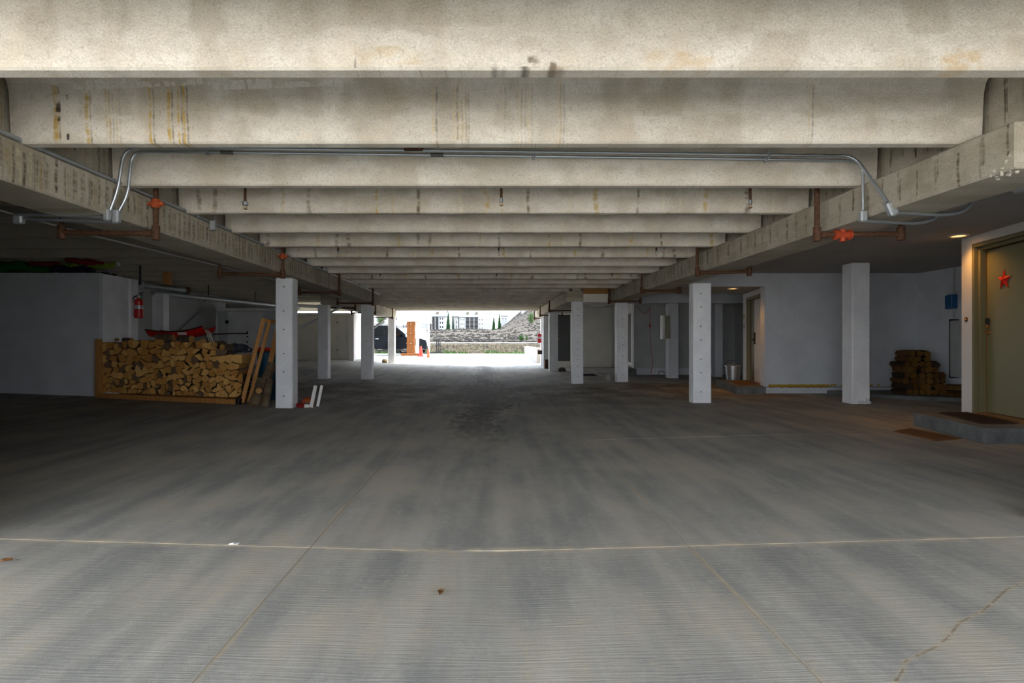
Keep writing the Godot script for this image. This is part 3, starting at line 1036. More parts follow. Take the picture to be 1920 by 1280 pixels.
func doors() -> void:
	var A := Vector2(6.46, 8.02)
	var B := skew_basis(A, Vector2(5.60, 3.55))
	var d1 := setting("door_1", V(A.x, 0, A.y), B)
	var z := -0.128
	# jamb with a stepped profile round the opening
	for q in [[0.0, 0.045, 0.0], [0.045, 0.085, -0.05]]:
		var mb := MB.new()
		mb.span(Vector3(0.216 + q[0], 0.165, -0.20), Vector3(0.216 + q[1], 2.40 - q[0], q[2] - 0.004), 0.004)
		mb.span(Vector3(1.315 - q[1], 0.165, -0.20), Vector3(1.315 - q[0], 2.40 - q[0], q[2] - 0.004), 0.004)
		mb.span(Vector3(0.216 + q[0], 2.40 - q[1], -0.20), Vector3(1.315 - q[0], 2.40 - q[0], q[2] - 0.004), 0.004)
		obj("jamb", mb, M.jamb_brown, d1)
	obj("leaf", bx(Vector3(0.312, 0.19, z - 0.045), Vector3(1.22, 2.305, z), 0.003), M.door_olive, d1)
	obj("door_edge_strip", bx(Vector3(0.304, 0.19, z - 0.04), Vector3(0.311, 2.305, z + 0.004)), M.brass, d1)
	obj("threshold", bx(Vector3(0.30, 0.160, -0.20), Vector3(1.23, 0.185, 0.03), 0.006), M.brass, d1)
	var lock := obj("keypad_lock", bx(Vector3(0.322, 1.325, z), Vector3(0.375, 1.42, z + 0.03), 0.008), M.black, d1)
	obj("lock_knob", lt([Vector2(0.0, 0.03), Vector2(0.02, 0.028), Vector2(0.024, 0.01), Vector2(0.028, 0.0)], 16, Transform3D(Basis(Vector3.RIGHT, PI / 2), Vector3(0.35, 1.315, z + 0.008))), M.brass, lock)
	var lev := obj("lever_handle", tb([Vector3(0.345, 1.235, z), Vector3(0.345, 1.235, z + 0.05), Vector3(0.36, 1.235, z + 0.06), Vector3(0.44, 1.228, z + 0.06)], 0.0095, 10), M.brass, d1)
	obj("rose", lt([Vector2(0.0, 0.014), Vector2(0.026, 0.012), Vector2(0.032, 0.0)], 18, Transform3D(Basis(Vector3.RIGHT, PI / 2), Vector3(0.345, 1.235, z))), M.brass, lev)
	# red tin star
	var st := thing("door_star", "red five-pointed tin star hung on the olive door", "star", V(A.x, 0, A.y) + B * Vector3(0.655, 1.885, z + 0.006), B)
	var mb := MB.new()
	for i in 10:
		var a := PI / 2 + TAU * i / 10
		var b := PI / 2 + TAU * (i + 1) / 10
		var ra := 0.135 if i % 2 == 0 else 0.054
		var rb := 0.054 if i % 2 == 0 else 0.135
		var p := Vector3(cos(a) * ra, sin(a) * ra, 0)
		var q := Vector3(cos(b) * rb, sin(b) * rb, 0)
		mb.tri(Vector3(0, 0, 0.034), p, q)
		mb.tri(Vector3(0, 0, -0.002), q, p)
	obj("star_body", mb, M.star_red, st)
	for i in 5:
		var a := PI / 2 + TAU * i / 5
		obj("dark_tip", lt([Vector2(0.0, 0.004), Vector2(0.006, 0.0)], 8, Transform3D(Basis(Vector3.RIGHT, PI / 2), Vector3(cos(a), sin(a), 0) * 0.131)), M.hole, st)
	var bell := thing("doorbell", "round brown doorbell on the white strip beside the olive door", "doorbell", V(A.x, 0, A.y) + B * Vector3(0.105, 1.41, 0.0), B * Basis(Vector3.RIGHT, PI / 2))
	obj("plate", lt([Vector2(0.0, 0.010), Vector2(0.028, 0.009), Vector2(0.036, 0.0)], 20), M.rust, bell)
	obj("button", lt([Vector2(0.0, 0.016), Vector2(0.009, 0.014), Vector2(0.012, 0.008)], 14), M.brass, bell)
	entry_step("low concrete step in front of the olive door with the star", [Vector2(5.68, 7.85), Vector2(5.40, 6.41), Vector2(6.14, 6.41), Vector2(6.415, 7.85)], 0.165, M.step_concrete)
	mat_on("doormat", "dark brown ribbed doormat lying on the step below the star", "doormat", [Vector2(5.93, 7.76), Vector2(6.34, 7.80), Vector2(6.07, 6.72), Vector2(5.64, 6.72)], 0.165, M.rubber_brown, 26)
	mat_on("doormat", "worn tan doormat lying flat on the floor below the step", "doormat", [Vector2(4.98, 7.24), Vector2(5.34, 7.46), Vector2(5.39, 6.69), Vector2(4.97, 6.53)], fl(5.2, 7.0) + 0.001, M.coir, 20)
	ceiling_lamp("glowing round ceiling lamp above the olive door's step", V(6.2, 2.513, 7.75))
	# door ten
	var F := Vector2(6.39, 14.76)
	var B2 := skew_basis(F, Vector2(5.925, 12.62))
	var d2 := setting("door_2", V(F.x, 0, F.y), B2)
	var j := MB.new()
	j.span(Vector3(0.302, 0.16, -0.18), Vector3(0.37, 2.17, -0.01), 0.004)
	j.span(Vector3(1.86, 0.16, -0.18), Vector3(1.928, 2.17, -0.01), 0.004)
	j.span(Vector3(0.302, 2.11, -0.18), Vector3(1.928, 2.178, -0.01), 0.004)
	obj("jamb", j, M.jamb_brown, d2)
	obj("side_panel", bx(Vector3(0.372, 0.16, -0.15), Vector3(0.80, 2.108, -0.10), 0.003), M.jamb_brown, d2)
	obj("leaf", bx(Vector3(0.806, 0.17, -0.14), Vector3(1.858, 2.106, -0.09), 0.003), M.trim_white, d2)
	obj("threshold", bx(Vector3(0.31, 0.155, -0.19), Vector3(1.92, 0.172, 0.02), 0.004), M.brass, d2)
	obj("handle_plate", bx(Vector3(0.84, 1.05, -0.09), Vector3(0.93, 1.33, -0.065), 0.008), M.black, d2)
	var lv := obj("lever_handle", tb([Vector3(0.885, 1.16, -0.07), Vector3(0.885, 1.16, -0.02), Vector3(1.06, 1.15, -0.015)], 0.014, 8), M.black, d2)
	obj("rose", lt([Vector2(0.0, 0.014), Vector2(0.03, 0.0)], 14, Transform3D(Basis(Vector3.RIGHT, PI / 2), Vector3(0.885, 1.16, -0.066))), M.brass, lv)
	var tm := TextMesh.new()
	tm.text = "10"
	tm.font_size = 20
	tm.pixel_size = 0.0072
	tm.depth = 0.008
	var num := obj("house_number", tm, M.gold, null, Transform3D(B2, V(F.x, 0, F.y) + B2 * Vector3(0.15, 1.735, 0.004)))
	tag(num, "gilt number 10 on the white strip by the second door", "number sign")
	var kn := thing("doorbell", "small gilt oval plate under the number 10", "doorbell", V(F.x, 0, F.y) + B2 * Vector3(0.15, 1.50, 0.0), B2 * Basis(Vector3.RIGHT, PI / 2))
	obj("plate", lt([Vector2(0.0, 0.014), Vector2(0.035, 0.010), Vector2(0.05, 0.0)], 18, Transform3D(Basis.IDENTITY.scaled(Vector3(0.8, 1, 1.5)), Vector3.ZERO)), M.gold, kn)
	entry_step("low concrete step in front of door ten, lidded bucket on it", [Vector2(5.70, 14.72), Vector2(5.22, 12.37), Vector2(5.79, 12.37), Vector2(5.88, 12.58), Vector2(6.34, 14.72)], 0.16, M.step_concrete)
	mat_on("doormat", "brown doormat on the step at door ten", "doormat", [Vector2(5.80, 14.1), Vector2(6.18, 14.1), Vector2(5.86, 12.8), Vector2(5.45, 12.8)], 0.16, M.coir, 22)
	ceiling_lamp("glowing round ceiling lamp above the step at door ten", V(5.42, 2.295, 13.05))
	# the dark opening in the last bay
	var G := Vector2(4.98, 21.3)
	var B3 := skew_basis(G, Vector2(4.71, 19.12))
	var w := setting("window_1", V(G.x, 0, G.y), B3)
	var fr := MB.new()
	fr.span(Vector3(0.402, 0.35, -0.12), Vector3(0.50, 2.198, 0.006), 0.004)
	fr.span(Vector3(1.50, 0.35, -0.12), Vector3(1.698, 2.198, 0.004), 0.004)
	fr.span(Vector3(0.402, 2.06, -0.12), Vector3(1.698, 2.198, 0.006), 0.004)
	fr.span(Vector3(0.402, 0.30, -0.12), Vector3(1.698, 0.40, 0.006), 0.004)
	obj("frame", fr, M.trim_white, w)
	obj("pane", bx(Vector3(0.50, 0.40, -0.10), Vector3(1.50, 2.06, 0.0)), M.black, w)
	for i in 6:
		obj("scroll", tb(bend([Vector3(0.55 + i * 0.18, 2.09, 0.05), Vector3(0.60 + i * 0.18, 2.17, 0.05), Vector3(0.66 + i * 0.18, 2.10, 0.05)], 0.05), 0.008, 6), M.trim_white, w)
	entry_step("dark low step under the tall dark window in the far bay", [Vector2(4.62, 20.9), Vector2(4.28, 18.4), Vector2(4.62, 18.4), Vector2(4.665, 19.04), Vector2(4.88, 20.9)], 0.26, M.step_concrete)
	var d3 := setting("door_3")
	obj("leaf", bx(V(2.87, 0.28, 24.84), V(3.45, 2.262, 24.9), 0.004), M.door_dark, d3)
	obj("knob", lt([Vector2(0.0, 0.05), Vector2(0.03, 0.04), Vector2(0.012, 0.0)], 12, Transform3D(Basis(Vector3.RIGHT, PI / 2), V(2.95, 1.2, 24.84))), M.brass, d3)
	var cl := thing("ceiling_light", "flat white light fitting under the ceiling of the far bay", "lamp", V(4.4, 2.578, 23.9))
	obj("housing", bx(Vector3(-0.3, -0.02, -0.12), Vector3(0.3, 0.0, 0.12), 0.004), M.trim_white, cl)
	obj("cover", bx(Vector3(-0.27, -0.055, -0.1), Vector3(0.27, -0.02, 0.1), 0.015), M.white, cl)


func pipe_drop(label: String, px: float, d: float, y1: float, to_x: float, orange := false, clamp := false) -> void:
	var t := thing("sprinkler_pipe", label, "pipe")
	var r := 0.024
	obj("riser", tb([V(px, 2.93 if absf(px) < 3.2 else 2.9, d), V(px, y1 + 0.05, d)], r, 12), M.rust, t)
	obj("elbow", tb([V(px, y1 + 0.075, d), V(px, y1 - 0.06, d)], 0.035, 12), M.rust, t)
	var s := signf(to_x - px)
	obj("arm", tb([V(px, y1, d), V(to_x, y1 + 0.01, d)], r, 12), M.rust, t)
	obj("collar", tb([V(px + s * 0.03, y1, d), V(px + s * 0.10, y1, d)], 0.033, 12), M.rust, t)
	obj("end_elbow", tb([V(to_x, y1 - 0.05, d), V(to_x, y1 + 0.075, d)], 0.036, 12), M.rust, t)
	obj("end_stub", tb([V(to_x, y1 + 0.07, d), V(to_x, 2.93, d)], 0.02, 10), M.rust, t)
	if orange:
		var o := MB.new()
		o.tube([V(px + s * 0.16, y1, d), V(px + s * 0.33, y1, d)], 0.036, 12)
		o.tube([V(px + s * 0.17, y1, d), V(px + s * 0.19, y1, d)], 0.048, 12)
		o.tube([V(px + s * 0.30, y1, d), V(px + s * 0.32, y1, d)], 0.048, 12)
		o.tube([V(px + s * 0.245, y1 - 0.065, d), V(px + s * 0.245, y1 + 0.05, d)], 0.028, 10)
		obj("orange_tee", o, M.tee_orange, t)
	if clamp:
		var o := MB.new()
		o.tube([V(px, 2.37, d), V(px, 2.45, d)], 0.040, 12)
		o.box(V(px - 0.055, 2.41, d), Vector3(0.04, 0.035, 0.03), Basis.IDENTITY, 0.005)
		o.box(V(px + 0.055, 2.41, d), Vector3(0.04, 0.035, 0.03), Basis.IDENTITY, 0.005)
		obj("orange_coupling", o, M.rust_orange, t)


func pendant(label: String, x: float, d: float, yb: float, big := false) -> void:
	var t := thing("ceiling_sprinkler", label, "sprinkler", V(x, yb, d), Basis.IDENTITY, "sprinkler heads hanging between the joists")
	obj("drop_pipe", tb([Vector3(0, 0.075, 0), Vector3(0, 2.945 - yb, 0)], 0.013, 10), M.rust, t)
	obj("cap", lt([Vector2(0.0, 0.075), Vector2(0.016, 0.078), Vector2(0.028 if big else 0.018, 0.07), Vector2(0.028 if big else 0.018, 0.04), Vector2(0.0, 0.036)].map(func(q): return q), 14), M.steel, t)
	var fr := MB.new()
	fr.tube(bend([Vector3(-0.007, 0.04, 0), Vector3(-0.017, 0.02, 0), Vector3(0, 0.004, 0)], 0.01), 0.003, 6)
	fr.tube(bend([Vector3(0.007, 0.04, 0), Vector3(0.017, 0.02, 0), Vector3(0, 0.004, 0)], 0.01), 0.003, 6)
	fr.lathe([Vector2(0.0, 0.006), Vector2(0.02, 0.004), Vector2(0.02, 0.001), Vector2(0, 0)], 12)
	obj("deflector", fr, M.brass, t)


func pipes() -> void:
	pipe_drop("rusty sprinkler pipe with an orange coupling, bent under the streaky girder nearest the way in", -3.14, 5.53, 2.13, -4.03, false, true)
	pipe_drop("rusty sprinkler pipe with an orange coupling bent under the girder, just above the firewood column", -3.14, 8.93, 2.13, -4.1, false, true)
	pipe_drop("rusty sprinkler pipe under the streaky girder, next beyond the firewood column", -3.14, 12.3, 2.13, -3.98)
	pipe_drop("rusty sprinkler pipe at the far end of the streaky girder", -3.14, 15.86, 2.14, -4.09)
	pipe_drop("dark sprinkler pipe at the start of the far girder by the dark car", -4.05, 17.75, 2.12, -4.9)
	pipe_drop("dark sprinkler pipe under the middle of the far girder by the dark car", -4.05, 20.9, 2.12, -4.9)
	pipe_drop("dark sprinkler pipe at the end of the far girder by the dark car", -4.05, 24.6, 2.11, -4.9)
	pipe_drop("brown sprinkler pipe with a bright orange tee, near the spalled girder end", 3.13, 5.60, 2.13, 3.93, true)
	pipe_drop("brown sprinkler pipe above the white bolted column, pointing at the lit door ten", 3.13, 8.82, 2.15, 3.91)
	pipe_drop("brown sprinkler pipe under the grey girder beyond the white bolted column", 3.13, 12.04, 2.15, 3.91)
	pipe_drop("dark sprinkler pipe at the end of the grey girder, by the brown board", 3.13, 15.3, 2.15, 3.95)
	pipe_drop("thin dark sprinkler pipe, first under the girder leading to the retaining wall", 2.03, 19.8, 2.15, 2.80)
	pipe_drop("thin dark sprinkler pipe, second under the girder leading to the retaining wall", 2.03, 23.3, 2.15, 2.90)
	pipe_drop("thin dark sprinkler pipe at the exit end of the girder by the retaining wall", 2.03, 26.25, 2.15, 2.66)
	pendant("sprinkler head with a shiny cap, hanging beside the bent steel conduits", -2.39, 5.75, 2.408, true)
	pendant("sprinkler head over the middle of the drive, nearest the steel conduits", 0.12, 5.75, 2.44)
	pendant("sprinkler head nearest the brown pipe with the orange tee", 2.56, 5.75, 2.42)
	pendant("sprinkler head in front of the streaky girder, level with the firewood column", -2.33, 9.05, 2.423)
	pendant("sprinkler head over the middle of the drive, second row from the conduits", 0.15, 9.05, 2.43)
	pendant("sprinkler head in front of the white bolted column across from the firewood", 2.58, 9.05, 2.43)
	pendant("sprinkler head at the streaky girder, third row from the conduits", -2.3, 12.4, 2.423)
	pendant("sprinkler head over the middle of the drive, third row from the conduits", 0.16, 12.4, 2.42)
	pendant("sprinkler head beside the grey girder's far end", 2.6, 12.4, 2.423)
	pendant("sprinkler head over the middle of the drive, fourth row from the conduits", 0.15, 15.6, 2.42)
	pendant("small dark sprinkler head off the drive's middle, fifth row from the conduits", -1.05, 18.8, 2.42)
	pendant("small dark sprinkler head near the far girder by the dark car", -3.35, 21.0, 2.40)
	pendant("small dark sprinkler head over the drive's middle, next to last row", -1.0, 21.0, 2.41)
	pendant("small dark sprinkler head at the far girder, last row", -3.3, 24.2, 2.40)
	pendant("small dark sprinkler head over the drive's middle, last row", -0.98, 24.2, 2.40)
	# steel conduits strapped across the third joist
	var t := thing("conduit", "shiny steel conduit across the joists, the lower of the two", "conduit")
	var d := 5.03
	obj("run", tb(bend([V(-3.19, 2.20, d), V(-3.10, 2.36, d), V(-3.06, 2.738, d), V(-2.85, 2.740, d), V(0.0, 2.705, d), V(2.98, 2.666, d), V(3.205, 2.655, d), V(3.205, 2.20, d)], 0.17, 7), 0.0135, 12), M.steel, t)
	obj("elbow_fitting", bx(V(-3.225, 2.125, d - 0.03), V(-3.165, 2.245, d + 0.03), 0.012), M.zinc, t)
	obj("elbow_fitting", bx(V(3.175, 2.135, d - 0.03), V(3.235, 2.235, d + 0.03), 0.012), M.zinc, t)
	obj("lower_run", tb([V(-3.2, 2.135, d), V(-4.0, 2.165, d)], 0.0135, 10), M.steel, t)
	obj("lower_run", tb(bend([V(3.22, 2.145, d), V(3.70, 2.12, d), V(3.86, 2.18, d), V(3.92, 2.50, d)], 0.12), 0.0135, 10), M.steel, t)
	obj("end_fitting", bx(V(-4.07, 2.12, d - 0.03), V(-3.99, 2.21, d + 0.03), 0.012), M.zinc, t)
	for q in [[-2.42, 2.735], [0.38, 2.70], [2.37, 2.674]]:
		obj("strap", bx(V(q[0] - 0.012, q[1] - 0.028, d - 0.022), V(q[0] + 0.012, q[1] + 0.035, d + 0.022), 0.004), M.zinc, t)
	for q in [[-2.3, 2.734], [-0.5, 2.712]]:
		obj("coupling", tb([V(q[0], q[1], d), V(q[0] + 0.11, q[1] - 0.001, d)], 0.0175, 12), M.dark_zinc, t)
	var t2 := thing("conduit", "shiny steel conduit across the joists, the upper one with the slanting end", "conduit")
	obj("run", tb(bend([V(-3.23, 2.19, d - 0.05), V(-3.15, 2.40, d - 0.05), V(-3.10, 2.752, d - 0.05), V(-2.85, 2.757, d - 0.05), V(0.0, 2.727, d - 0.05), V(2.86, 2.690, d - 0.05), V(3.10, 2.690, d - 0.05), V(3.245, 2.25, d - 0.25)], 0.16, 7), 0.0135, 12), M.steel, t2)
	obj("elbow_fitting", bx(V(-3.255, 2.13, d - 0.10), V(-3.205, 2.235, d - 0.04), 0.012), M.zinc, t2)
	obj("elbow_fitting", bx(V(-0.035, -0.06, -0.03), V(0.035, 0.06, 0.03), 0.012), M.zinc, t2, Transform3D(Basis(Vector3.BACK, 0.42), V(3.262, 2.19, d - 0.27)))
	obj("lower_run", tb([V(-3.23, 2.16, d - 0.07), V(-4.0, 2.19, d - 0.07)], 0.0135, 10), M.steel, t2)
	obj("lower_run", tb(bend([V(3.28, 2.155, d - 0.27), V(3.72, 2.135, d - 0.27), V(3.90, 2.18, d - 0.27), V(3.98, 2.50, d - 0.27)], 0.14), 0.0135, 10), M.steel, t2)
	obj("strap", bx(V(2.36, 2.668, d - 0.075), V(2.385, 2.732, d - 0.03), 0.004), M.zinc, t2)
	obj("rusted_bracket", bx(V(-0.72, 2.725, d - 0.07), V(-0.56, 2.765, d - 0.03), 0.005), M.rust, t2)
	var t3 := thing("conduit", "long thin conduit running along the ledge of the streaky girder", "conduit")
	obj("run", tb([V(-3.235, 2.502, 3.55), V(-3.235, 2.502, 17.2)], 0.016, 10), M.zinc, t3)
	for z in [4.21, 6.47, 9.0, 12.0, 14.6]:
		obj("strap", bx(V(-3.262, 2.482, z), V(-3.208, 2.526, z + 0.03), 0.004), M.steel, t3)
	var t4 := thing("conduit", "thin wire-like conduit crossing the dark ceiling above the storage boxes", "conduit")
	obj("run", tb([V(-4.90, 2.43, 5.0), V(-4.90, 2.425, 7.4), V(-4.66, 2.42, 10.4), V(-4.42, 2.40, 13.4)], 0.012, 8), M.trim_white, t4)
	for q in [[-4.90, 2.425, 7.4], [-4.66, 2.42, 10.4]]:
		obj("hanger", tb([V(q[0], q[1], q[2]), V(q[0], 2.8, q[2])], 0.006, 6), M.dark_zinc, t4)
	var t5 := thing("junction_box", "small grey junction box hanging on a rod at the streaky girder", "electrical box", V(-3.16, 2.44, 6.72))
	obj("box_body", bx(Vector3(-0.03, -0.055, -0.03), Vector3(0.03, 0.055, 0.03), 0.006), M.zinc, t5)
	obj("rod", tb([Vector3(0.02, 0.05, 0), Vector3(0.02, 0.5, 0)], 0.006, 8), M.steel, t5)
	var t6 := thing("junction_box", "tiny pale junction box on the ledge conduit, farther along the streaky girder", "electrical box", V(-3.19, 2.53, 11.4))
	obj("box_body", bx(Vector3(-0.03, -0.05, -0.03), Vector3(0.03, 0.05, 0.03), 0.006), M.zinc, t6)
	obj("cover_screw", lt([Vector2(0, 0.004), Vector2(0.006, 0.0)], 8, Transform3D(Basis(Vector3.RIGHT, PI / 2), Vector3(0, 0, 0.03))), M.dark_zinc, t6)
	# wide pipes over the storage corner
	var p1 := thing("wide_pipe", "wide silver-wrapped pipe beside the fire extinguisher, with a brown end", "pipe")
	obj("run", tb([V(-7.70, 2.37, 13.0), V(-7.42, 2.365, 14.4)], 0.075, 18), M.steel, p1)
	obj("end_band", tb([V(-7.44, 2.365, 14.3), V(-7.41, 2.365, 14.45)], 0.082, 18), M.rust, p1)
	obj("hanger", tb([V(-7.73, 2.37, 13.0), V(-7.73, 2.8, 13.0)], 0.02, 8), M.black, p1)
	obj("wood_block", bx(V(-7.62, 2.45, 13.7), V(-7.50, 2.74, 13.9), 0.008), M.timber, p1)
	var p2 := thing("wide_pipe", "dull long pipe sloping away over the storage units", "pipe")
	obj("run", tb([V(-8.6, 2.36, 15.0), V(-7.0, 2.36, 21.6)], 0.07, 16), M.zinc, p2)
	for k in [0.3, 0.62]:
		var c := V(-8.6, 2.36, 15.0).lerp(V(-7.0, 2.36, 21.6), k)
		obj("hanger", tb([c + Vector3(0, 0.02, 0), c + Vector3(0, 0.4, 0)], 0.015, 8), M.rust, p2)
	var p3 := thing("wide_pipe", "pale pipe running under the ceiling behind the firewood column", "pipe")
	obj("run", tb([V(-9.0, 2.42, 18.6), V(-5.2, 2.42, 23.6)], 0.06, 14), M.cream_paint, p3)
	obj("hanger", tb([V(-7.1, 2.44, 21.1), V(-7.1, 2.8, 21.1)], 0.015, 8), M.dark_zinc, p3)
	var b1 := thing("brace", "pale slanting brace between the firewood column and the grey column behind it", "brace")
	obj("bar", tb([V(-5.75, 1.43, 17.4), V(-4.40, 2.16, 17.55)], 0.035, 8), M.wall_paint, b1)
	var b2 := thing("brace", "pale slanting knee brace in front of the parked dark car", "brace")
	obj("bar", tb([V(-4.25, 1.62, 21.75), V(-4.25, 2.16, 24.6)], 0.035, 8), M.wall_paint, b2)
	var b3 := thing("brace", "dark slanting bar against the wall behind the firewood", "brace")
	obj("bar", tb([V(-9.63, 1.05, 17.5), V(-9.63, 2.1, 19.6)], 0.035, 8), M.dim_paint, b3)
	var sm := thing("smoke_detector", "white round smoke detector on the ceiling near the spalled girder end", "smoke detector", V(4.87, 2.513, 5.36))
	obj("base", lt([Vector2(0.075, 0.0), Vector2(0.075, -0.018), Vector2(0.06, -0.02)], 24), M.white, sm)
	obj("dome", lt([Vector2(0.06, -0.02), Vector2(0.055, -0.04), Vector2(0.02, -0.048), Vector2(0.0, -0.048)], 24), M.wall_paint, sm)


func extinguisher(label: String, at: Vector3, s: float, with_tag: bool) -> void:
	var t := thing("fire_extinguisher", label, "fire extinguisher", at, Basis.IDENTITY.scaled(Vector3.ONE * s))
	obj("cylinder", lt([Vector2(0.0, 0.0), Vector2(0.08, 0.0), Vector2(0.09, 0.02), Vector2(0.09, 0.36), Vector2(0.075, 0.41), Vector2(0.03, 0.44), Vector2(0.022, 0.46), Vector2(0.0, 0.46)], 24), M.red, t)
	obj("label_band", lt([Vector2(0.0915, 0.20), Vector2(0.0915, 0.28)], 24), M.zinc, t)
	obj("valve", lt([Vector2(0.0, 0.45), Vector2(0.028, 0.45), Vector2(0.028, 0.50), Vector2(0.014, 0.53), Vector2(0.0, 0.53)], 14), M.steel, t)
	obj("grip", tb([Vector3(-0.02, 0.52, 0), Vector3(0.09, 0.56, 0.0)], 0.011, 8), M.black, t)
	obj("grip", tb([Vector3(-0.02, 0.50, 0), Vector3(0.09, 0.50, 0.0)], 0.010, 8), M.black, t)
	obj("hose", tb(bend([Vector3(-0.02, 0.49, 0.0), Vector3(-0.10, 0.47, 0.03), Vector3(-0.115, 0.30, 0.03), Vector3(-0.108, 0.06, 0.03)], 0.06), 0.012, 8), M.black, t)
	obj("wall_hook", bx(Vector3(-0.02, 0.36, -0.12), Vector3(0.02, 0.46, -0.085), 0.003), M.dark_zinc, t)
	if with_tag:
		obj("green_tag", bx(Vector3(0.085, 0.31, 0.0), Vector3(0.135, 0.46, 0.006), 0.002), M.green, t, Transform3D(Basis(Vector3.BACK, 0.15), Vector3.ZERO))


func cloth_heap(parent: Node, called: String, a: Vector3, b: Vector3, w: float, h: float, m: Material, sd: int) -> void:
	# a folded, sagging length of fabric from a to b
	var n := noise(1.0, sd, 3)
	var y := (b - a).normalized()
	var side := y.cross(Vector3.UP).normalized()
	var mb := MB.new()
	mb.grid(func(u, v):
		var p := a.lerp(b, v)
		var ang: float = -u * TAU
		var swell := 0.55 + 0.45 * sin(PI * clampf(v * 0.94 + 0.03, 0, 1))
		var q := 1.0 + 0.35 * n.get_noise_3d(cos(ang) * 0.8, sin(ang) * 0.8, v * 4.0)
		return p + side * (cos(ang) * w * 0.5 * q * swell) + Vector3.UP * (maxf(sin(ang), -0.75) * h * 0.5 * q * swell + 0.05 * n.get_noise_1d(v * 3.0)), 16, 22)
	for e in [0.0, 1.0]:
		var c := a.lerp(b, e)
		for j in 16:
			var g := func(u):
				var ang: float = -u * TAU
				var swell := 0.55 + 0.45 * sin(PI * clampf(e * 0.94 + 0.03, 0, 1))
				var q := 1.0 + 0.35 * n.get_noise_3d(cos(ang) * 0.8, sin(ang) * 0.8, e * 4.0)
				return c + side * (cos(ang) * w * 0.5 * q * swell) + Vector3.UP * (maxf(sin(ang), -0.75) * h * 0.5 * q * swell + 0.05 * n.get_noise_1d(e * 3.0))
			mb.tri(c, g.call(j / 16.0), g.call((j + 1) / 16.0))
	obj(called, mb, m, parent)


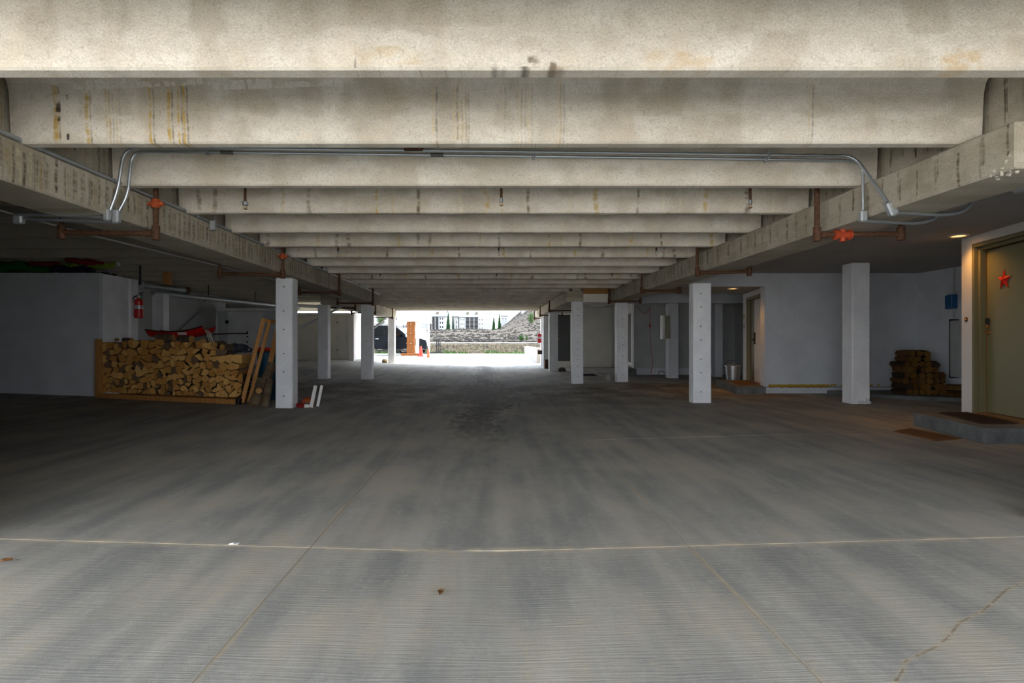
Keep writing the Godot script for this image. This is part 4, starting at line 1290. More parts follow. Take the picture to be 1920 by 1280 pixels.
func storage() -> void:
	var t := thing("storage_room", "large grey-white storage box with coloured bags on top, beside the firewood", "storage room")
	obj("front_panel", bx(V(-11.6, 0.0, 11.77), V(-7.81, 2.49, 11.87), 0.006), M.wall_paint, t)
	obj("side_panel", bx(V(-7.91, -0.01, 11.872), V(-7.815, 2.485, 12.72), 0.004), M.column_paint, t)
	obj("corner_batten", bx(V(-7.93, -0.01, 12.722), V(-7.76, 2.475, 12.98), 0.006), M.column_paint, t)
	obj("top_panel", bx(V(-11.6, 2.43, 11.872), V(-7.93, 2.485, 13.0)), M.dim_paint, t)
	obj("foot_strip", bx(V(-7.86, -0.01, 11.74), V(-7.80, 0.33, 11.768), 0.004), M.column_paint, t)
	obj("hook", tb(bend([V(-7.84, 2.48, 12.6), V(-7.84, 2.53, 12.6), V(-7.81, 2.55, 12.6)], 0.02), 0.006, 6), M.dark_zinc, t)
	var g := "bags and boats on the storage box"
	var b := thing("bag", "dark green long bag at the outer end of the storage box top", "bag", Vector3.ZERO, Basis.IDENTITY, g)
	cloth_heap(b, "sleeve", V(-10.9, 2.60, 12.0), V(-8.85, 2.60, 12.05), 0.35, 0.24, M.green_cloth, 4)
	obj("drawcord", tb([V(-8.95, 2.66, 11.95), V(-8.80, 2.74, 11.95)], 0.008, 6), M.rope, b)
	b = thing("bag", "thin red bag lying over the navy one on the storage box", "bag", Vector3.ZERO, Basis.IDENTITY, g)
	cloth_heap(b, "sleeve", V(-9.4, 2.69, 11.98), V(-8.75, 2.70, 11.98), 0.25, 0.10, M.red_cloth, 5)
	b = thing("bag", "navy bag under the thin red one on the storage box", "bag", Vector3.ZERO, Basis.IDENTITY, g)
	cloth_heap(b, "sleeve", V(-8.95, 2.57, 12.02), V(-8.1, 2.57, 12.02), 0.3, 0.18, M.navy_cloth, 6)
	b = thing("boat_hull", "red pointed boat end raised on top of the storage box", "boat", Vector3.ZERO, Basis.IDENTITY, g)
	cloth_heap(b, "hull", V(-8.72, 2.79, 12.12), V(-7.95, 2.69, 12.12), 0.26, 0.16, M.red_cloth, 7)
	b = thing("sail_bag", "lime and green bag with a pale square end, sticking out over the storage box corner", "bag", Vector3.ZERO, Basis.IDENTITY, g)
	cloth_heap(b, "sleeve", V(-8.75, 2.69, 12.05), V(-8.2, 2.62, 12.05), 0.14, 0.10, M.lime_cloth, 8)
	cloth_heap(b, "sleeve", V(-8.25, 2.62, 12.05), V(-7.62, 2.70, 12.05), 0.14, 0.11, M.lime_cloth, 9)
	obj("pale_end", bx(V(-7.64, 2.655, 12.0), V(-7.60, 2.745, 12.10), 0.006), M.rope, b)
	b = thing("folding_frame", "dark folding frame with a pale edge on the storage box corner", "frame", Vector3.ZERO, Basis.IDENTITY, g)
	obj("pad", bx(V(-8.15, 2.49, 11.98), V(-7.80, 2.53, 12.3), 0.01), M.grey_cloth, b)
	obj("rail", tb([V(-8.05, 2.56, 12.0), V(-7.86, 2.60, 12.0), V(-7.72, 2.50, 12.0)], 0.010, 8), M.zinc, b)
	extinguisher("red fire extinguisher with a green tag, hung by the firewood's storage box", V(-7.66, 1.62, 12.83), 1.0, true)
	column("grey column standing behind the firewood stack and the red sled", -8.62, -8.33, 15.0, 0.29, 2.34, 3)
	# further storage units
	var u := thing("storage_unit", "white storage unit with a plain door and black knobs, behind the leaning timbers", "storage room")
	obj("front_panel", bx(V(-9.62, 0.1, 20.8), V(-7.32, 2.31, 20.9), 0.006), M.wall_paint, u)
	obj("side_panel", bx(V(-7.42, 0.1, 20.9), V(-7.32, 2.31, 21.8), 0.004), M.wall_paint, u)
	obj("top_rail", bx(V(-9.62, 2.20, 20.77), V(-7.32, 2.30, 20.798), 0.004), M.column_paint, u)
	var dr := obj("door", bx(V(-9.25, 0.25, 20.765), V(-8.0, 2.17, 20.796), 0.004), M.column_paint, u)
	for y in [1.1, 1.28, 1.45]:
		obj("knob", lt([Vector2(0, 0.04), Vector2(0.03, 0.03), Vector2(0.025, 0.0)], 10, Transform3D(Basis(Vector3.RIGHT, PI / 2), V(-8.55, y, 20.765))), M.black, dr)
	obj("hinge", bx(V(-9.33, 1.75, 20.75), V(-9.22, 1.86, 20.765), 0.003), M.black, u)
	u = thing("storage_unit", "pale storage unit with a plain door, far back beside the parked dark car", "storage room")
	var y0 := 0.36
	obj("front_panel", bx(V(-8.4, y0, 24.3), V(-5.80, 2.30, 24.4), 0.006), M.cream_paint, u)
	obj("plinth", bx(V(-8.4, 0.25, 24.27), V(-5.80, y0, 24.4), 0.004), M.cream_paint, u)
	obj("corner_post", bx(V(-5.80, 0.25, 24.2), V(-5.58, 2.28, 24.5), 0.006), M.trim_white, u)
	obj("side_panel", bx(V(-5.86, 0.25, 24.5), V(-5.76, 2.28, 27.0), 0.004), M.trim_white, u)
	obj("top_rail", bx(V(-8.4, 2.20, 24.26), V(-5.80, 2.30, 24.298), 0.004), M.trim_white, u)
	obj("upright", bx(V(-5.98, y0, 24.27), V(-5.90, 2.2, 24.298), 0.004), M.trim_white, u)
	var d2 := obj("door", bx(V(-7.0, y0 + 0.02, 24.265), V(-6.28, 2.15, 24.296), 0.004), M.cream_paint, u)
	obj("hinge", bx(V(-6.30, 1.86, 24.25), V(-6.265, 1.95, 24.265), 0.002), M.dark_zinc, d2)
	obj("hinge", bx(V(-6.30, 0.72, 24.25), V(-6.265, 0.80, 24.265), 0.002), M.dark_zinc, d2)
	obj("round_vent", lt([Vector2(0, 0.02), Vector2(0.05, 0.015), Vector2(0.06, 0.0)], 12, Transform3D(Basis(Vector3.RIGHT, PI / 2), V(-8.28, 0.62, 24.29))), M.hole, u)


const LOG_TURN := 0.36                                   # the logs lie nearly along the drive, not square to the stack's face
const PILE_A := Vector2(-7.70, 11.62)
const PILE_B := Vector2(-4.44, 10.42)


func pile_xf() -> Transform3D:                            # x along the face of the stack, y up, z out towards the drive
	var d := (PILE_B - PILE_A).normalized()
	var x := Vector3(d.x, 0, -d.y)
	return Transform3D(Basis(x, Vector3.UP, x.cross(Vector3.UP)), V(PILE_A.x, 0.0, PILE_A.y))


func log_mesh(poly: PackedVector2Array, len_: float, rng: RandomNumberGenerator, front_bark := false) -> MB:
	var mb := MB.new()
	var tone := rng.randf()
	var end := Color(0.80, 0.56, 0.27).lerp(Color(0.99, 0.78, 0.46), tone)
	if rng.randf() < 0.12:
		end = Color(0.50, 0.40, 0.30)
	var bark := Color(0.24, 0.17, 0.12).lerp(Color(0.38, 0.30, 0.23), rng.randf())
	var split := end.darkened(0.12)
	var k := poly.size()
	var tris := Geometry2D.triangulate_polygon(poly)
	mb.col = end.srgb_to_linear()
	var tilt := Vector2(rng.randf_range(-0.15, 0.15), rng.randf_range(-0.15, 0.15))
	var zf := func(p: Vector2): return p.dot(tilt)
	for i in range(0, tris.size(), 3):
		var A := poly[tris[i]]
		var B := poly[tris[i + 1]]
		var C := poly[tris[i + 2]]
		mb.tri(Vector3(A.x, A.y, zf.call(A)), Vector3(B.x, B.y, zf.call(B)), Vector3(C.x, C.y, zf.call(C)), Vector3(-tilt.x, -tilt.y, 1).normalized(), Vector3(-tilt.x, -tilt.y, 1).normalized(), Vector3(-tilt.x, -tilt.y, 1).normalized())
		mb.tri(Vector3(A.x, A.y, -len_), Vector3(C.x, C.y, -len_), Vector3(B.x, B.y, -len_), Vector3.FORWARD, Vector3.FORWARD, Vector3.FORWARD)
	var barked := rng.randi_range(0, k - 1)
	for i in k:
		var A := poly[i]
		var B := poly[(i + 1) % k]
		var far := 1.0
		mb.col = (bark if (i - barked + k) % k < k / 3 + 1 else split).srgb_to_linear()
		mb.quad(Vector3(A.x, A.y, -len_), Vector3(B.x * far, B.y, -len_), Vector3(B.x, B.y, zf.call(B)), Vector3(A.x, A.y, zf.call(A)))
	return mb


func round_log(parent: Node, called: String, a: Vector3, b: Vector3, r0: float, r1: float, sd: int) -> void:
	var n := noise(1.0, sd, 4)
	var mb := MB.new()
	var y := (b - a).normalized()
	var s := y.cross(Vector3.BACK).normalized()
	var o := y.cross(s)
	var ring := func(u, v):
		var ang: float = u * TAU
		var rr: float = lerpf(r0, r1, v) * (1.0 + 0.14 * n.get_noise_3d(cos(ang) * 2.0, sin(ang) * 2.0, v * 5.0) + 0.08 * n.get_noise_3d(cos(ang) * 9.0, sin(ang) * 9.0, v * 9.0))
		return a.lerp(b, v) + s * cos(ang) * rr + o * sin(ang) * rr
	for q in 6:                                           # bark in patches of different tone
		mb.col = Color(0.36, 0.29, 0.22).lerp(Color(0.50, 0.43, 0.34), fmod(q * 0.618 + sd * 0.37, 1.0)).srgb_to_linear()
		mb.grid(func(u, v): return ring.call(1.0 - u, (q + v) / 6.0), 20, 4, false)
	mb.col = Color(0.74, 0.56, 0.33).srgb_to_linear()
	for e in [0.0, 1.0]:
		for j in 20:
			mb.tri(a.lerp(b, e), ring.call(j / 20.0, e), ring.call((j + 1) / 20.0, e))
	obj(called, mb, M.log, parent)


func firewood() -> void:
	var rng := RandomNumberGenerator.new()
	rng.seed = 77
	var X := pile_xf()
	var L := (PILE_B - PILE_A).length()
	var top := func(x: float): return 1.15 - 0.02 * x + 0.03 * sin(x * 5.1) - 0.16 * smoothstep(2.55, 3.3, x)
	# seeds in loose rows, pushed apart, then each log is the cell of its seed
	var seeds: Array[Vector2] = []
	var y := 0.155
	var row := 0
	while y < 1.25:
		var small: float = 0.5 + 0.5 * sin(y * 5.0 + 1.0)
		var step := lerpf(0.145, 0.108, small)
		var x := 0.05 + (0.07 if row % 2 else 0.0)
		while x < L - 0.02:
			var mid := clampf(1.0 - absf(x - 1.9) / 1.2, 0, 1)
			if y < top.call(x) - 0.03:
				seeds.append(Vector2(x + rng.randf_range(-0.045, 0.045), y + rng.randf_range(-0.045, 0.045)))
			x += step * lerpf(1.12, 0.86, mid) * rng.randf_range(0.75, 1.3)
		y += step * 0.86
		row += 1
	var group := "split logs in the big firewood stack"
	var label := "split firewood log with a pale cut end, in the big stack by the storage box"
	for i in seeds.size():
		var s := seeds[i]
		var c := PackedVector2Array([Vector2(maxf(s.x - 0.105, 0.0), maxf(s.y - 0.095, 0.1)), Vector2(minf(s.x + 0.105, L), maxf(s.y - 0.095, 0.1)), Vector2(minf(s.x + 0.105, L), minf(s.y + 0.085, top.call(s.x) + 0.03)), Vector2(maxf(s.x - 0.105, 0.0), minf(s.y + 0.085, top.call(s.x) + 0.03))])
		for j in seeds.size():
			if j == i or seeds[j].distance_to(s) > 0.36:
				continue
			var m := (s + seeds[j]) / 2
			var nn := (seeds[j] - s).normalized()
			var t := Vector2(-nn.y, nn.x)
			var cut := PackedVector2Array([m + t * 2.0, m - t * 2.0, m - t * 2.0 - nn * 4.0, m + t * 2.0 - nn * 4.0])
			var res := Geometry2D.intersect_polygons(c, cut)
			if res.is_empty():
				c = PackedVector2Array()
				break
			c = res[0]
		if c.size() < 3:
			continue
		var ins := Geometry2D.offset_polygon(c, -0.007)
		if ins.is_empty():
			continue
		c = ins[0]
		var mid := Vector2.ZERO
		for p in c:
			mid += p / c.size()
		if c.size() > 3 and rng.randf() < 0.55:              # wedges: drop the shortest corner
			var best := 0
			var bl := 9.0
			for q in c.size():
				var e := c[q].distance_to(c[(q + 1) % c.size()])
				if e < bl:
					bl = e
					best = q
			c.remove_at(best)
		var local := PackedVector2Array()
		var n := c.size()
		var tip := rng.randi_range(0, n - 1)                  # the heart edge of the split stays sharp, the bark side is round
		for q in n:
			var p := c[q] - mid
			var a := c[(q - 1 + n) % n] - mid
			var b := c[(q + 1) % n] - mid
			var near_tip: bool = q == tip or (n > 3 and (q - tip + n) % n == 1 and rng.randf() < 0.5)
			if near_tip:
				local.append(p)
			else:
				var s0 := p.lerp(a, 0.42)
				var s1 := p.lerp(b, 0.42)
				for k in 5:
					var t := k / 4.0
					local.append(s0.lerp(p, t).lerp(p.lerp(s1, t), t))
		if Geometry2D.is_polygon_clockwise(local):
			local.reverse()
		if Geometry2D.triangulate_polygon(local).is_empty():
			continue
		var o := obj("firewood_log", log_mesh(local, rng.randf_range(0.40, 0.46), rng), M.log, null, X * Transform3D(Basis(Vector3.UP, LOG_TURN).scaled(Vector3(0.97, 1, 1)), Vector3(mid.x, mid.y, rng.randf_range(-0.045, 0.03) - 0.05)))
		tag(o, label, "log", group)
	# odd pieces lying on top
	var loose := [[0.55, 1.125, 0.35, 0.045, 0.3], [0.25, 1.135, 0.3, 0.035, 0.6], [1.55, 1.16, 0.40, 0.075, -0.1], [2.05, 1.13, 0.36, 0.07, 0.15], [2.55, 1.09, 0.30, 0.06, 1.1], [2.85, 1.03, 0.34, 0.065, 1.25], [3.05, 0.99, 0.34, 0.055, 1.3]]
	var names := ["thin bare stick lying on the stack's outer end", "pale branch lying on the stack under the silver pipe", "thick barky log lying lengthwise on the stack below the red sled", "barky half log lying on the stack below the sled's white label", "barky log lying on the stack with its sawn end facing out, beside the white cords", "barky log resting on the stack nearest the dark folded cloth", "barky log at the stack's end, touching the leaning timbers"]
	for i in loose.size():
		var q: Array = loose[i]
		var dir := Vector3(cos(q[4]), 0, sin(q[4]))
		var c: Vector3 = X * Vector3(q[0], q[1] + q[3] * 0.4, -0.16)
		var w := X.basis * dir
		var t := thing("firewood_log", names[i], "log")
		round_log(t, "trunk_piece", c - w * q[2] / 2, c + w * q[2] / 2, q[3], q[3] * 0.9, 30 + i)
	var base := thing("timber_sill", "sawn timber laid along the foot of the big firewood stack", "timber", X.origin, X.basis)
	obj("beam", bx(Vector3(-L / 2 + 0.02, -0.045, -0.045), Vector3(L / 2 - 0.02, 0.045, 0.045), 0.005), M.timber, base, Transform3D(Basis(Vector3.BACK, 0.0), Vector3(L / 2, 0.05, 0.06)))
	obj("rear_beam", bx(Vector3(0.0, 0.0, -0.50), Vector3(L, 0.095, -0.42), 0.005), M.timber, base)
	obj("end_post", bx(Vector3(-0.05, 0.0, -0.03), Vector3(0.02, 1.16, 0.08), 0.005), M.timber, base)
	obj("side_board", bx(Vector3(0.0, 0.095, -0.44), Vector3(0.012, 1.10, -0.02)), M.timber, base)
	obj("black_foot", bx(Vector3(L + 0.0, 0.0, 0.0), Vector3(L + 0.07, 0.11, 0.09), 0.006), M.black, base)
	# leaning frame of timbers
	var tf := thing("leaning_timbers", "tall frame of sawn timbers leaning between the firewood and the white column", "timber")
	var f0 := V(-4.40, 0.0, 10.45)
	var f1 := V(-4.13, 1.53, 10.75)
	var g0 := V(-4.17, 0.0, 10.80)
	var g1 := V(-3.93, 1.50, 10.98)
	var bm := func(a: Vector3, b: Vector3, w: float, t: float):
		var m := MB.new()
		var ln := (b - a).length()
		m.box(Vector3(0, ln / 2, 0), Vector3(w, ln, t), Basis.IDENTITY, 0.005)
		var yy := (b - a).normalized()
		var zz := Vector3(0.35, 0, 1).normalized()
		zz = (zz - yy * zz.dot(yy)).normalized()
		obj("timber", m, M.timber, tf, Transform3D(Basis(yy.cross(zz), yy, zz), a))
	bm.call(f0 + Vector3(0, 0.02, 0), f1, 0.07, 0.09)
	bm.call(f0 + Vector3(0.10, 0.02, -0.05), f1 + Vector3(0.095, -0.03, -0.05), 0.06, 0.10)
	bm.call(g0 + Vector3(0, 0.02, 0), g1, 0.09, 0.09)
	bm.call(f1 + Vector3(-0.02, -0.035, -0.06), g1 + Vector3(0.06, -0.03, 0.0), 0.07, 0.05)
	obj("nail_plate", bx(V(-4.31, 0.95, 10.50), V(-4.29, 0.98, 10.52)), M.zinc, tf)
	# red sled and cords
	var sl := thing("sled", "long red plastic sled with a black rim lying on the firewood", "sled")
	var sa := V(-6.62, 1.215, 11.55)
	var sb := V(-5.28, 1.235, 11.06)
	var ax := (sb - sa).normalized()
	var sd := ax.cross(Vector3.UP).normalized()
	var hull := MB.new()
	hull.grid(func(u, v):
		var p: Vector3 = sa.lerp(sb, u) + Vector3.UP * (-0.05 * sin(PI * u) + 0.035 * pow(u, 6.0))
		var a: float = lerpf(-1.0, 1.0, v)
		return p + sd * a * 0.17 + Vector3.UP * (0.13 * pow(absf(a), 3.0) - 0.01), 20, 12)
	hull.grid(func(u, v):
		var p: Vector3 = sa.lerp(sb, u) + Vector3.UP * (-0.05 * sin(PI * u) + 0.035 * pow(u, 6.0))
		var a: float = lerpf(1.0, -1.0, v)
		return p + sd * a * 0.16 + Vector3.UP * (0.13 * pow(absf(a), 3.0)), 20, 12)
	obj("hull", hull, M.red, sl)
	var rim := []
	for i in 21:
		var u := i / 20.0
		rim.append(sa.lerp(sb, u) + Vector3.UP * (-0.05 * sin(PI * u) + 0.035 * pow(u, 6.0) + 0.125) + sd * 0.17)
	obj("rim", tb(rim, 0.013, 8), M.black, sl)
	var lb := X.basis
	obj("white_sticker", bx(Vector3(-0.11, -0.024, 0), Vector3(0.11, 0.024, 0.004), 0.001), M.white, sl, Transform3D(lb * Basis(Vector3.RIGHT, 0.25), sa.lerp(sb, 0.66) + sd * 0.155 + Vector3(0, 0.035, 0) + lb.z * 0.008))
	var rp := thing("cord", "white cords hanging off the sled's end over the firewood", "cord")
	for i in 3:
		obj("strand", tb(bend([sb + Vector3(-0.02, 0.05 + 0.02 * i, 0.10), sb + Vector3(0.03 + 0.03 * i, 0.07, 0.16), sb + Vector3(0.08 + 0.035 * i, -0.10, 0.17), sb + Vector3(0.11 + 0.04 * i, -0.27, 0.16)], 0.08), 0.007, 6), M.rope, rp)
	var rod := thing("rod", "thin dark stick poking out beyond the sled's end", "stick")
	obj("shaft", tb([V(-5.20, 1.25, 11.03), V(-4.72, 1.262, 10.9), V(-4.50, 1.26, 10.86)], [0.012, 0.010, 0.012], 8), M.rubber_brown, rod)
	obj("tip", tb([V(-4.50, 1.26, 10.86), V(-4.47, 1.262, 10.85)], 0.016, 8), M.black, rod)
	var fc := thing("folded_cloth", "dark grey folded cloth between the firewood and the leaning timbers", "cloth")
	cloth_heap(fc, "folds", V(-4.95, 1.0, 11.1), V(-4.48, 0.96, 10.95), 0.30, 0.16, M.grey_cloth, 44)
	obj("white_tag", bx(V(-4.88, 1.055, 10.93), V(-4.84, 1.09, 10.94)), M.white, fc)
	# bin behind the timbers
	var bn := thing("bin", "teal rubbish bin with an orange bag in it, behind the leaning log", "bin", V(-4.24, 0.0, 11.24))
	obj("bin_body", lt([Vector2(0.0, 0.0), Vector2(0.15, 0.0), Vector2(0.16, 0.02), Vector2(0.19, 0.90), Vector2(0.20, 0.92), Vector2(0.18, 0.93), Vector2(0.0, 0.90)], 24), M.teal, bn)
	cloth_heap(bn, "orange_bag", Vector3(-0.20, 0.96, 0.06), Vector3(0.16, 0.94, 0.10), 0.22, 0.10, M.orange_red, 45)
	var k1 := thing("log", "big barky log with sawn knots, leaning upright against the bin", "log")
	round_log(k1, "trunk_piece", V(-4.06, 0.02, 10.12), V(-3.84, 0.72, 10.42), 0.105, 0.075, 51)
	round_log(k1, "knot", V(-3.97, 0.45, 10.24), V(-4.02, 0.48, 10.12), 0.035, 0.032, 52)
	round_log(k1, "knot", V(-3.96, 0.25, 10.16), V(-3.93, 0.27, 10.02), 0.055, 0.05, 53)
	var k2 := thing("log", "short barky log standing at the foot of the white column, behind the big one", "log")
	round_log(k2, "trunk_piece", V(-3.83, 0.0, 10.02), V(-3.79, 0.46, 10.14), 0.065, 0.06, 54)
	# oddments on the drive side of the column
	var s1 := thing("white_board", "longer white painted board leaning by the firewood column's foot", "board")
	obj("board", bx(Vector3(-0.03, 0, -0.012), Vector3(0.03, 0.38, 0.012), 0.002), M.trim_white, s1, Transform3D(Basis(Vector3.BACK, -0.15) * Basis(Vector3.RIGHT, -0.2), V(-3.04, fl(-3.04, 10.0) + 0.005, 10.02)))
	var s2 := thing("white_board", "slimmer white board beside it, set a little farther from the firewood column", "board")
	obj("board", bx(Vector3(-0.024, 0, -0.012), Vector3(0.024, 0.37, 0.012), 0.002), M.trim_white, s2, Transform3D(Basis(Vector3.BACK, -0.17) * Basis(Vector3.RIGHT, -0.1), V(-2.98, fl(-2.98, 10.2) + 0.004, 10.2)))
	var s3 := thing("white_block", "small white block with a grey lid on the floor by the white boards", "block", V(-3.12, fl(-3.12, 10.05), 10.05))
	obj("block_body", bx(Vector3(-0.05, 0, -0.04), Vector3(0.05, 0.055, 0.04), 0.006), M.trim_white, s3)
	obj("lid", lt([Vector2(0.035, 0.055), Vector2(0.035, 0.085), Vector2(0.0, 0.087)], 14), M.dark_zinc, s3)
	var s4 := thing("ball", "scuffed orange ball beside the firewood column's foot", "ball", V(-3.17, fl(-3.17, 10.3), 10.30))
	var ball := MB.new()
	ball.grid(func(u, v): return Vector3(sin(PI * v) * cos(-u * TAU) * 0.115, 0.075 - cos(PI * v) * 0.075, sin(PI * v) * sin(-u * TAU) * 0.115), 20, 12)
	obj("ball_skin", ball, M.rust_orange, s4)
	var s5 := thing("rag", "dark red crumpled rag at the firewood column's foot", "rag")
	cloth_heap(s5, "folds", V(-3.28, fl(-3.2, 10.0) + 0.035, 10.02), V(-3.16, fl(-3.2, 10.0) + 0.035, 9.98), 0.11, 0.08, M.red_cloth, 61)


func bundle(label: String, at: Vector3, turn: float, rng: RandomNumberGenerator) -> void:
	var t := thing("firewood_bundle", label, "firewood", at, Basis(Vector3.UP, turn))
	for r in 2:
		for c in 3:
			var poly := PackedVector2Array()
			var k := 5
			for i in k:
				var a := TAU * i / k + rng.randf() * 0.5
				poly.append(Vector2(cos(a) * 0.078, sin(a) * 0.066) * rng.randf_range(0.8, 1.12))
			obj("log", log_mesh(poly, 0.40, rng), M.log_old, t, Transform3D(Basis(Vector3.BACK, rng.randf_range(-0.6, 0.6)), Vector3((c - 1) * 0.135 + rng.randf_range(-0.015, 0.015), 0.055 + r * 0.105, 0.20 + rng.randf_range(-0.04, 0.03))))
	var band := MB.new()
	for z in [-0.10, 0.10]:
		band.tube(bend([Vector3(-0.205, 0.11, z), Vector3(-0.195, 0.215, z), Vector3(0, 0.222, z), Vector3(0.195, 0.215, z), Vector3(0.205, 0.11, z), Vector3(0.195, 0.0, z), Vector3(0, -0.002, z), Vector3(-0.195, 0.0, z), Vector3(-0.205, 0.11, z)], 0.05), 0.006, 6)
	obj("tie", band, M.rubber_brown, t)


func small_things() -> void:
	# second firewood heap, in the corner behind the crumbled column
	var cb := setting("kerb", V(0, 0, 0))
	var kb := MB.new()
	kb.prism(PackedVector2Array([Vector2(7.20, 12.5), Vector2(7.25, 12.15), Vector2(7.9, 11.2), Vector2(8.7, 10.75), Vector2(9.19, 10.75), Vector2(9.19, 12.58)]), -0.05, 0.075, Transform3D(Basis(Vector3(1, 0, 0), Vector3(0, 0, -1), Vector3(0, 1, 0)), Vector3.ZERO), 0.99, 0.015)
	obj("slab", kb, M.step_concrete, cb)
	var rng := RandomNumberGenerator.new()
	rng.seed = 12
	var spots := [[8.30, 0.075, 11.62, 0.08, "tied firewood bundle at the foot of the corner heap, outermost"], [8.70, 0.075, 11.58, -0.08, "tied firewood bundle at the foot of the corner heap, next to the grey cabinet"], [8.31, 0.29, 11.64, -0.05, "tied firewood bundle in the second layer of the corner heap, outermost"], [8.70, 0.29, 11.62, 0.06, "tied firewood bundle in the second layer of the corner heap, towards the grey cabinet"], [8.32, 0.505, 11.66, 0.06, "tied firewood bundle in the third layer of the corner heap, outermost"], [8.66, 0.50, 11.70, -0.25, "slanting firewood bundle in the third layer of the corner heap"], [8.42, 0.72, 11.68, 0.04, "topmost tied firewood bundle of the corner heap"], [8.88, 0.078, 11.05, 0.9, "low tied firewood bundle fallen on the kerb before the grey cabinet"]]
	for s in spots:
		bundle(s[4], V(s[0], s[1], s[2]), s[3], rng)
	# boxes on the side wall
	var bb := thing("meter_box", "blue electrical box on the corner wall above the grey cabinet", "electrical box", V(9.10, 1.90, 11.57))
	obj("box_body", bx(Vector3(-0.03, -0.14, -0.07), Vector3(0.10, 0.14, 0.06), 0.01), M.blue_box, bb)
	obj("box_body", bx(Vector3(0.03, -0.14, -0.19), Vector3(0.10, 0.13, -0.085), 0.01), M.blue_box, bb)
	obj("conduit_pipe", tb([Vector3(0.05, 0.13, 0.02), Vector3(0.05, 0.66, 0.02)], 0.016, 8), M.zinc, bb)
	obj("conduit_pipe", tb([Vector3(0.05, -0.13, 0.02), Vector3(0.05, -0.40, 0.02)], 0.016, 8), M.zinc, bb)
	obj("latch", bx(Vector3(-0.036, -0.02, 0.02), Vector3(-0.03, 0.02, 0.04)), M.black, bb)
	var gc := thing("wall_cabinet", "tall grey cabinet on the corner wall beside the heaped bundles", "cabinet", V(9.08, 0.42, 11.36))
	obj("cabinet_body", bx(Vector3(-0.06, 0.0, -0.12), Vector3(0.12, 1.10, 0.12), 0.008), M.dim_paint, gc)
	obj("cabinet_door", bx(Vector3(-0.078, 0.03, -0.10), Vector3(-0.061, 1.07, 0.10), 0.004), M.dim_paint, gc)
	obj("dark_edge", bx(Vector3(-0.06, -0.02, -0.145), Vector3(0.12, 1.13, -0.123)), M.black, gc)
	# bucket
	var bk := thing("bucket", "lidded galvanised bucket standing on the step at door ten", "bucket", V(6.02, 0.16, 14.48))
	obj("pail", lt([Vector2(0.0, 0.0), Vector2(0.145, 0.0), Vector2(0.15, 0.01), Vector2(0.178, 0.33), Vector2(0.186, 0.34)], 28), M.steel, bk)
	obj("lid", lt([Vector2(0.195, 0.335), Vector2(0.195, 0.36), Vector2(0.16, 0.372), Vector2(0.05, 0.39), Vector2(0.0, 0.392)], 28), M.zinc, bk)
	obj("handle", tb(bend([Vector3(-0.19, 0.35, 0), Vector3(-0.13, 0.47, -0.05), Vector3(0.05, 0.50, -0.07), Vector3(0.19, 0.35, 0)], 0.12), 0.006, 6), M.dark_zinc, bk)
	# olive cabinet on the post
	var ec := thing("electrical_cabinet", "olive electrical cabinet with a bright edge, fixed to the square post", "cabinet", V(5.25, 1.2, 17.40))
	obj("cabinet_body", bx(Vector3(-0.04, 0.0, -0.2), Vector3(0.115, 0.68, 0.0), 0.006), M.panel_green, ec)
	obj("white_side", bx(Vector3(-0.115, -0.02, -0.2), Vector3(-0.045, 0.69, 0.02), 0.004), M.trim_white, ec)
	obj("bracket", bx(Vector3(0.115, 0.1, -0.18), Vector3(0.125, 0.58, -0.16)), M.zinc, ec)
	# red cord on the far bay wall
	var rc := thing("cord", "thin red cord hanging down the grey wall beside the tall dark window", "cord")
	obj("strand", tb(bend([V(4.80, 2.24, 19.06), V(4.95, 2.06, 19.05), V(5.05, 2.0, 19.05), V(5.18, 2.10, 19.05), V(5.235, 2.26, 19.06), V(5.225, 1.7, 19.05), V(5.24, 1.2, 19.05), V(5.27, 0.75, 19.05), V(5.33, 0.45, 19.05), V(5.22, 0.06, 18.95)], 0.08), 0.007, 6), M.red, rc)
	obj("plug", bx(V(5.205, 1.58, 19.03), V(5.245, 1.68, 19.06), 0.006), M.red, rc)
	var rc2 := thing("cord", "dark coil of cord on the floor against the grey wall below the cabinet", "cord")
	obj("strand", tb(bend([V(5.45, 0.02, 18.9), V(5.5, 0.14, 19.0), V(5.62, 0.16, 19.0), V(5.75, 0.02, 18.9), V(5.9, 0.02, 18.8)], 0.1), 0.008, 6), M.rubber_brown, rc2)
	extinguisher("small red fire extinguisher on the last column at the exit", V(2.22, 1.05, 25.85), 0.95, false)
	var br := thing("box", "brown box standing at the foot of the outer grey column by the exit", "box", V(2.34, fl(2.34, 23.7), 23.78))
	obj("carton", bx(Vector3(-0.10, 0, -0.12), Vector3(0.10, 0.34, 0.12), 0.006), M.rust, br)
	obj("lid", bx(Vector3(-0.105, 0.34, -0.125), Vector3(0.105, 0.36, 0.125), 0.004), M.rubber_brown, br)
	var br2 := thing("box", "small dark box hung low by the exit under the extinguisher", "box", V(2.24, 0.55, 25.85))
	obj("carton", bx(Vector3(-0.09, 0, -0.1), Vector3(0.09, 0.16, 0.1), 0.006), M.rubber_brown, br2)
	obj("lid", bx(Vector3(-0.095, 0.16, -0.105), Vector3(0.095, 0.175, 0.105), 0.004), M.rust, br2)
	rough_stone("stone", "grey flat stone on the floor beside the column in front of the dark olive door", V(2.68, fl(2.68, 21.4), 21.5), Vector3(0.14, 0.09, 0.1), Color(0.42, 0.38, 0.33), 71)
	rough_stone("stone", "round brown stone at the foot of the last pale column", V(-4.62, fl(-4.6, 25.9), 25.95), Vector3(0.13, 0.12, 0.12), Color(0.45, 0.38, 0.28), 72)
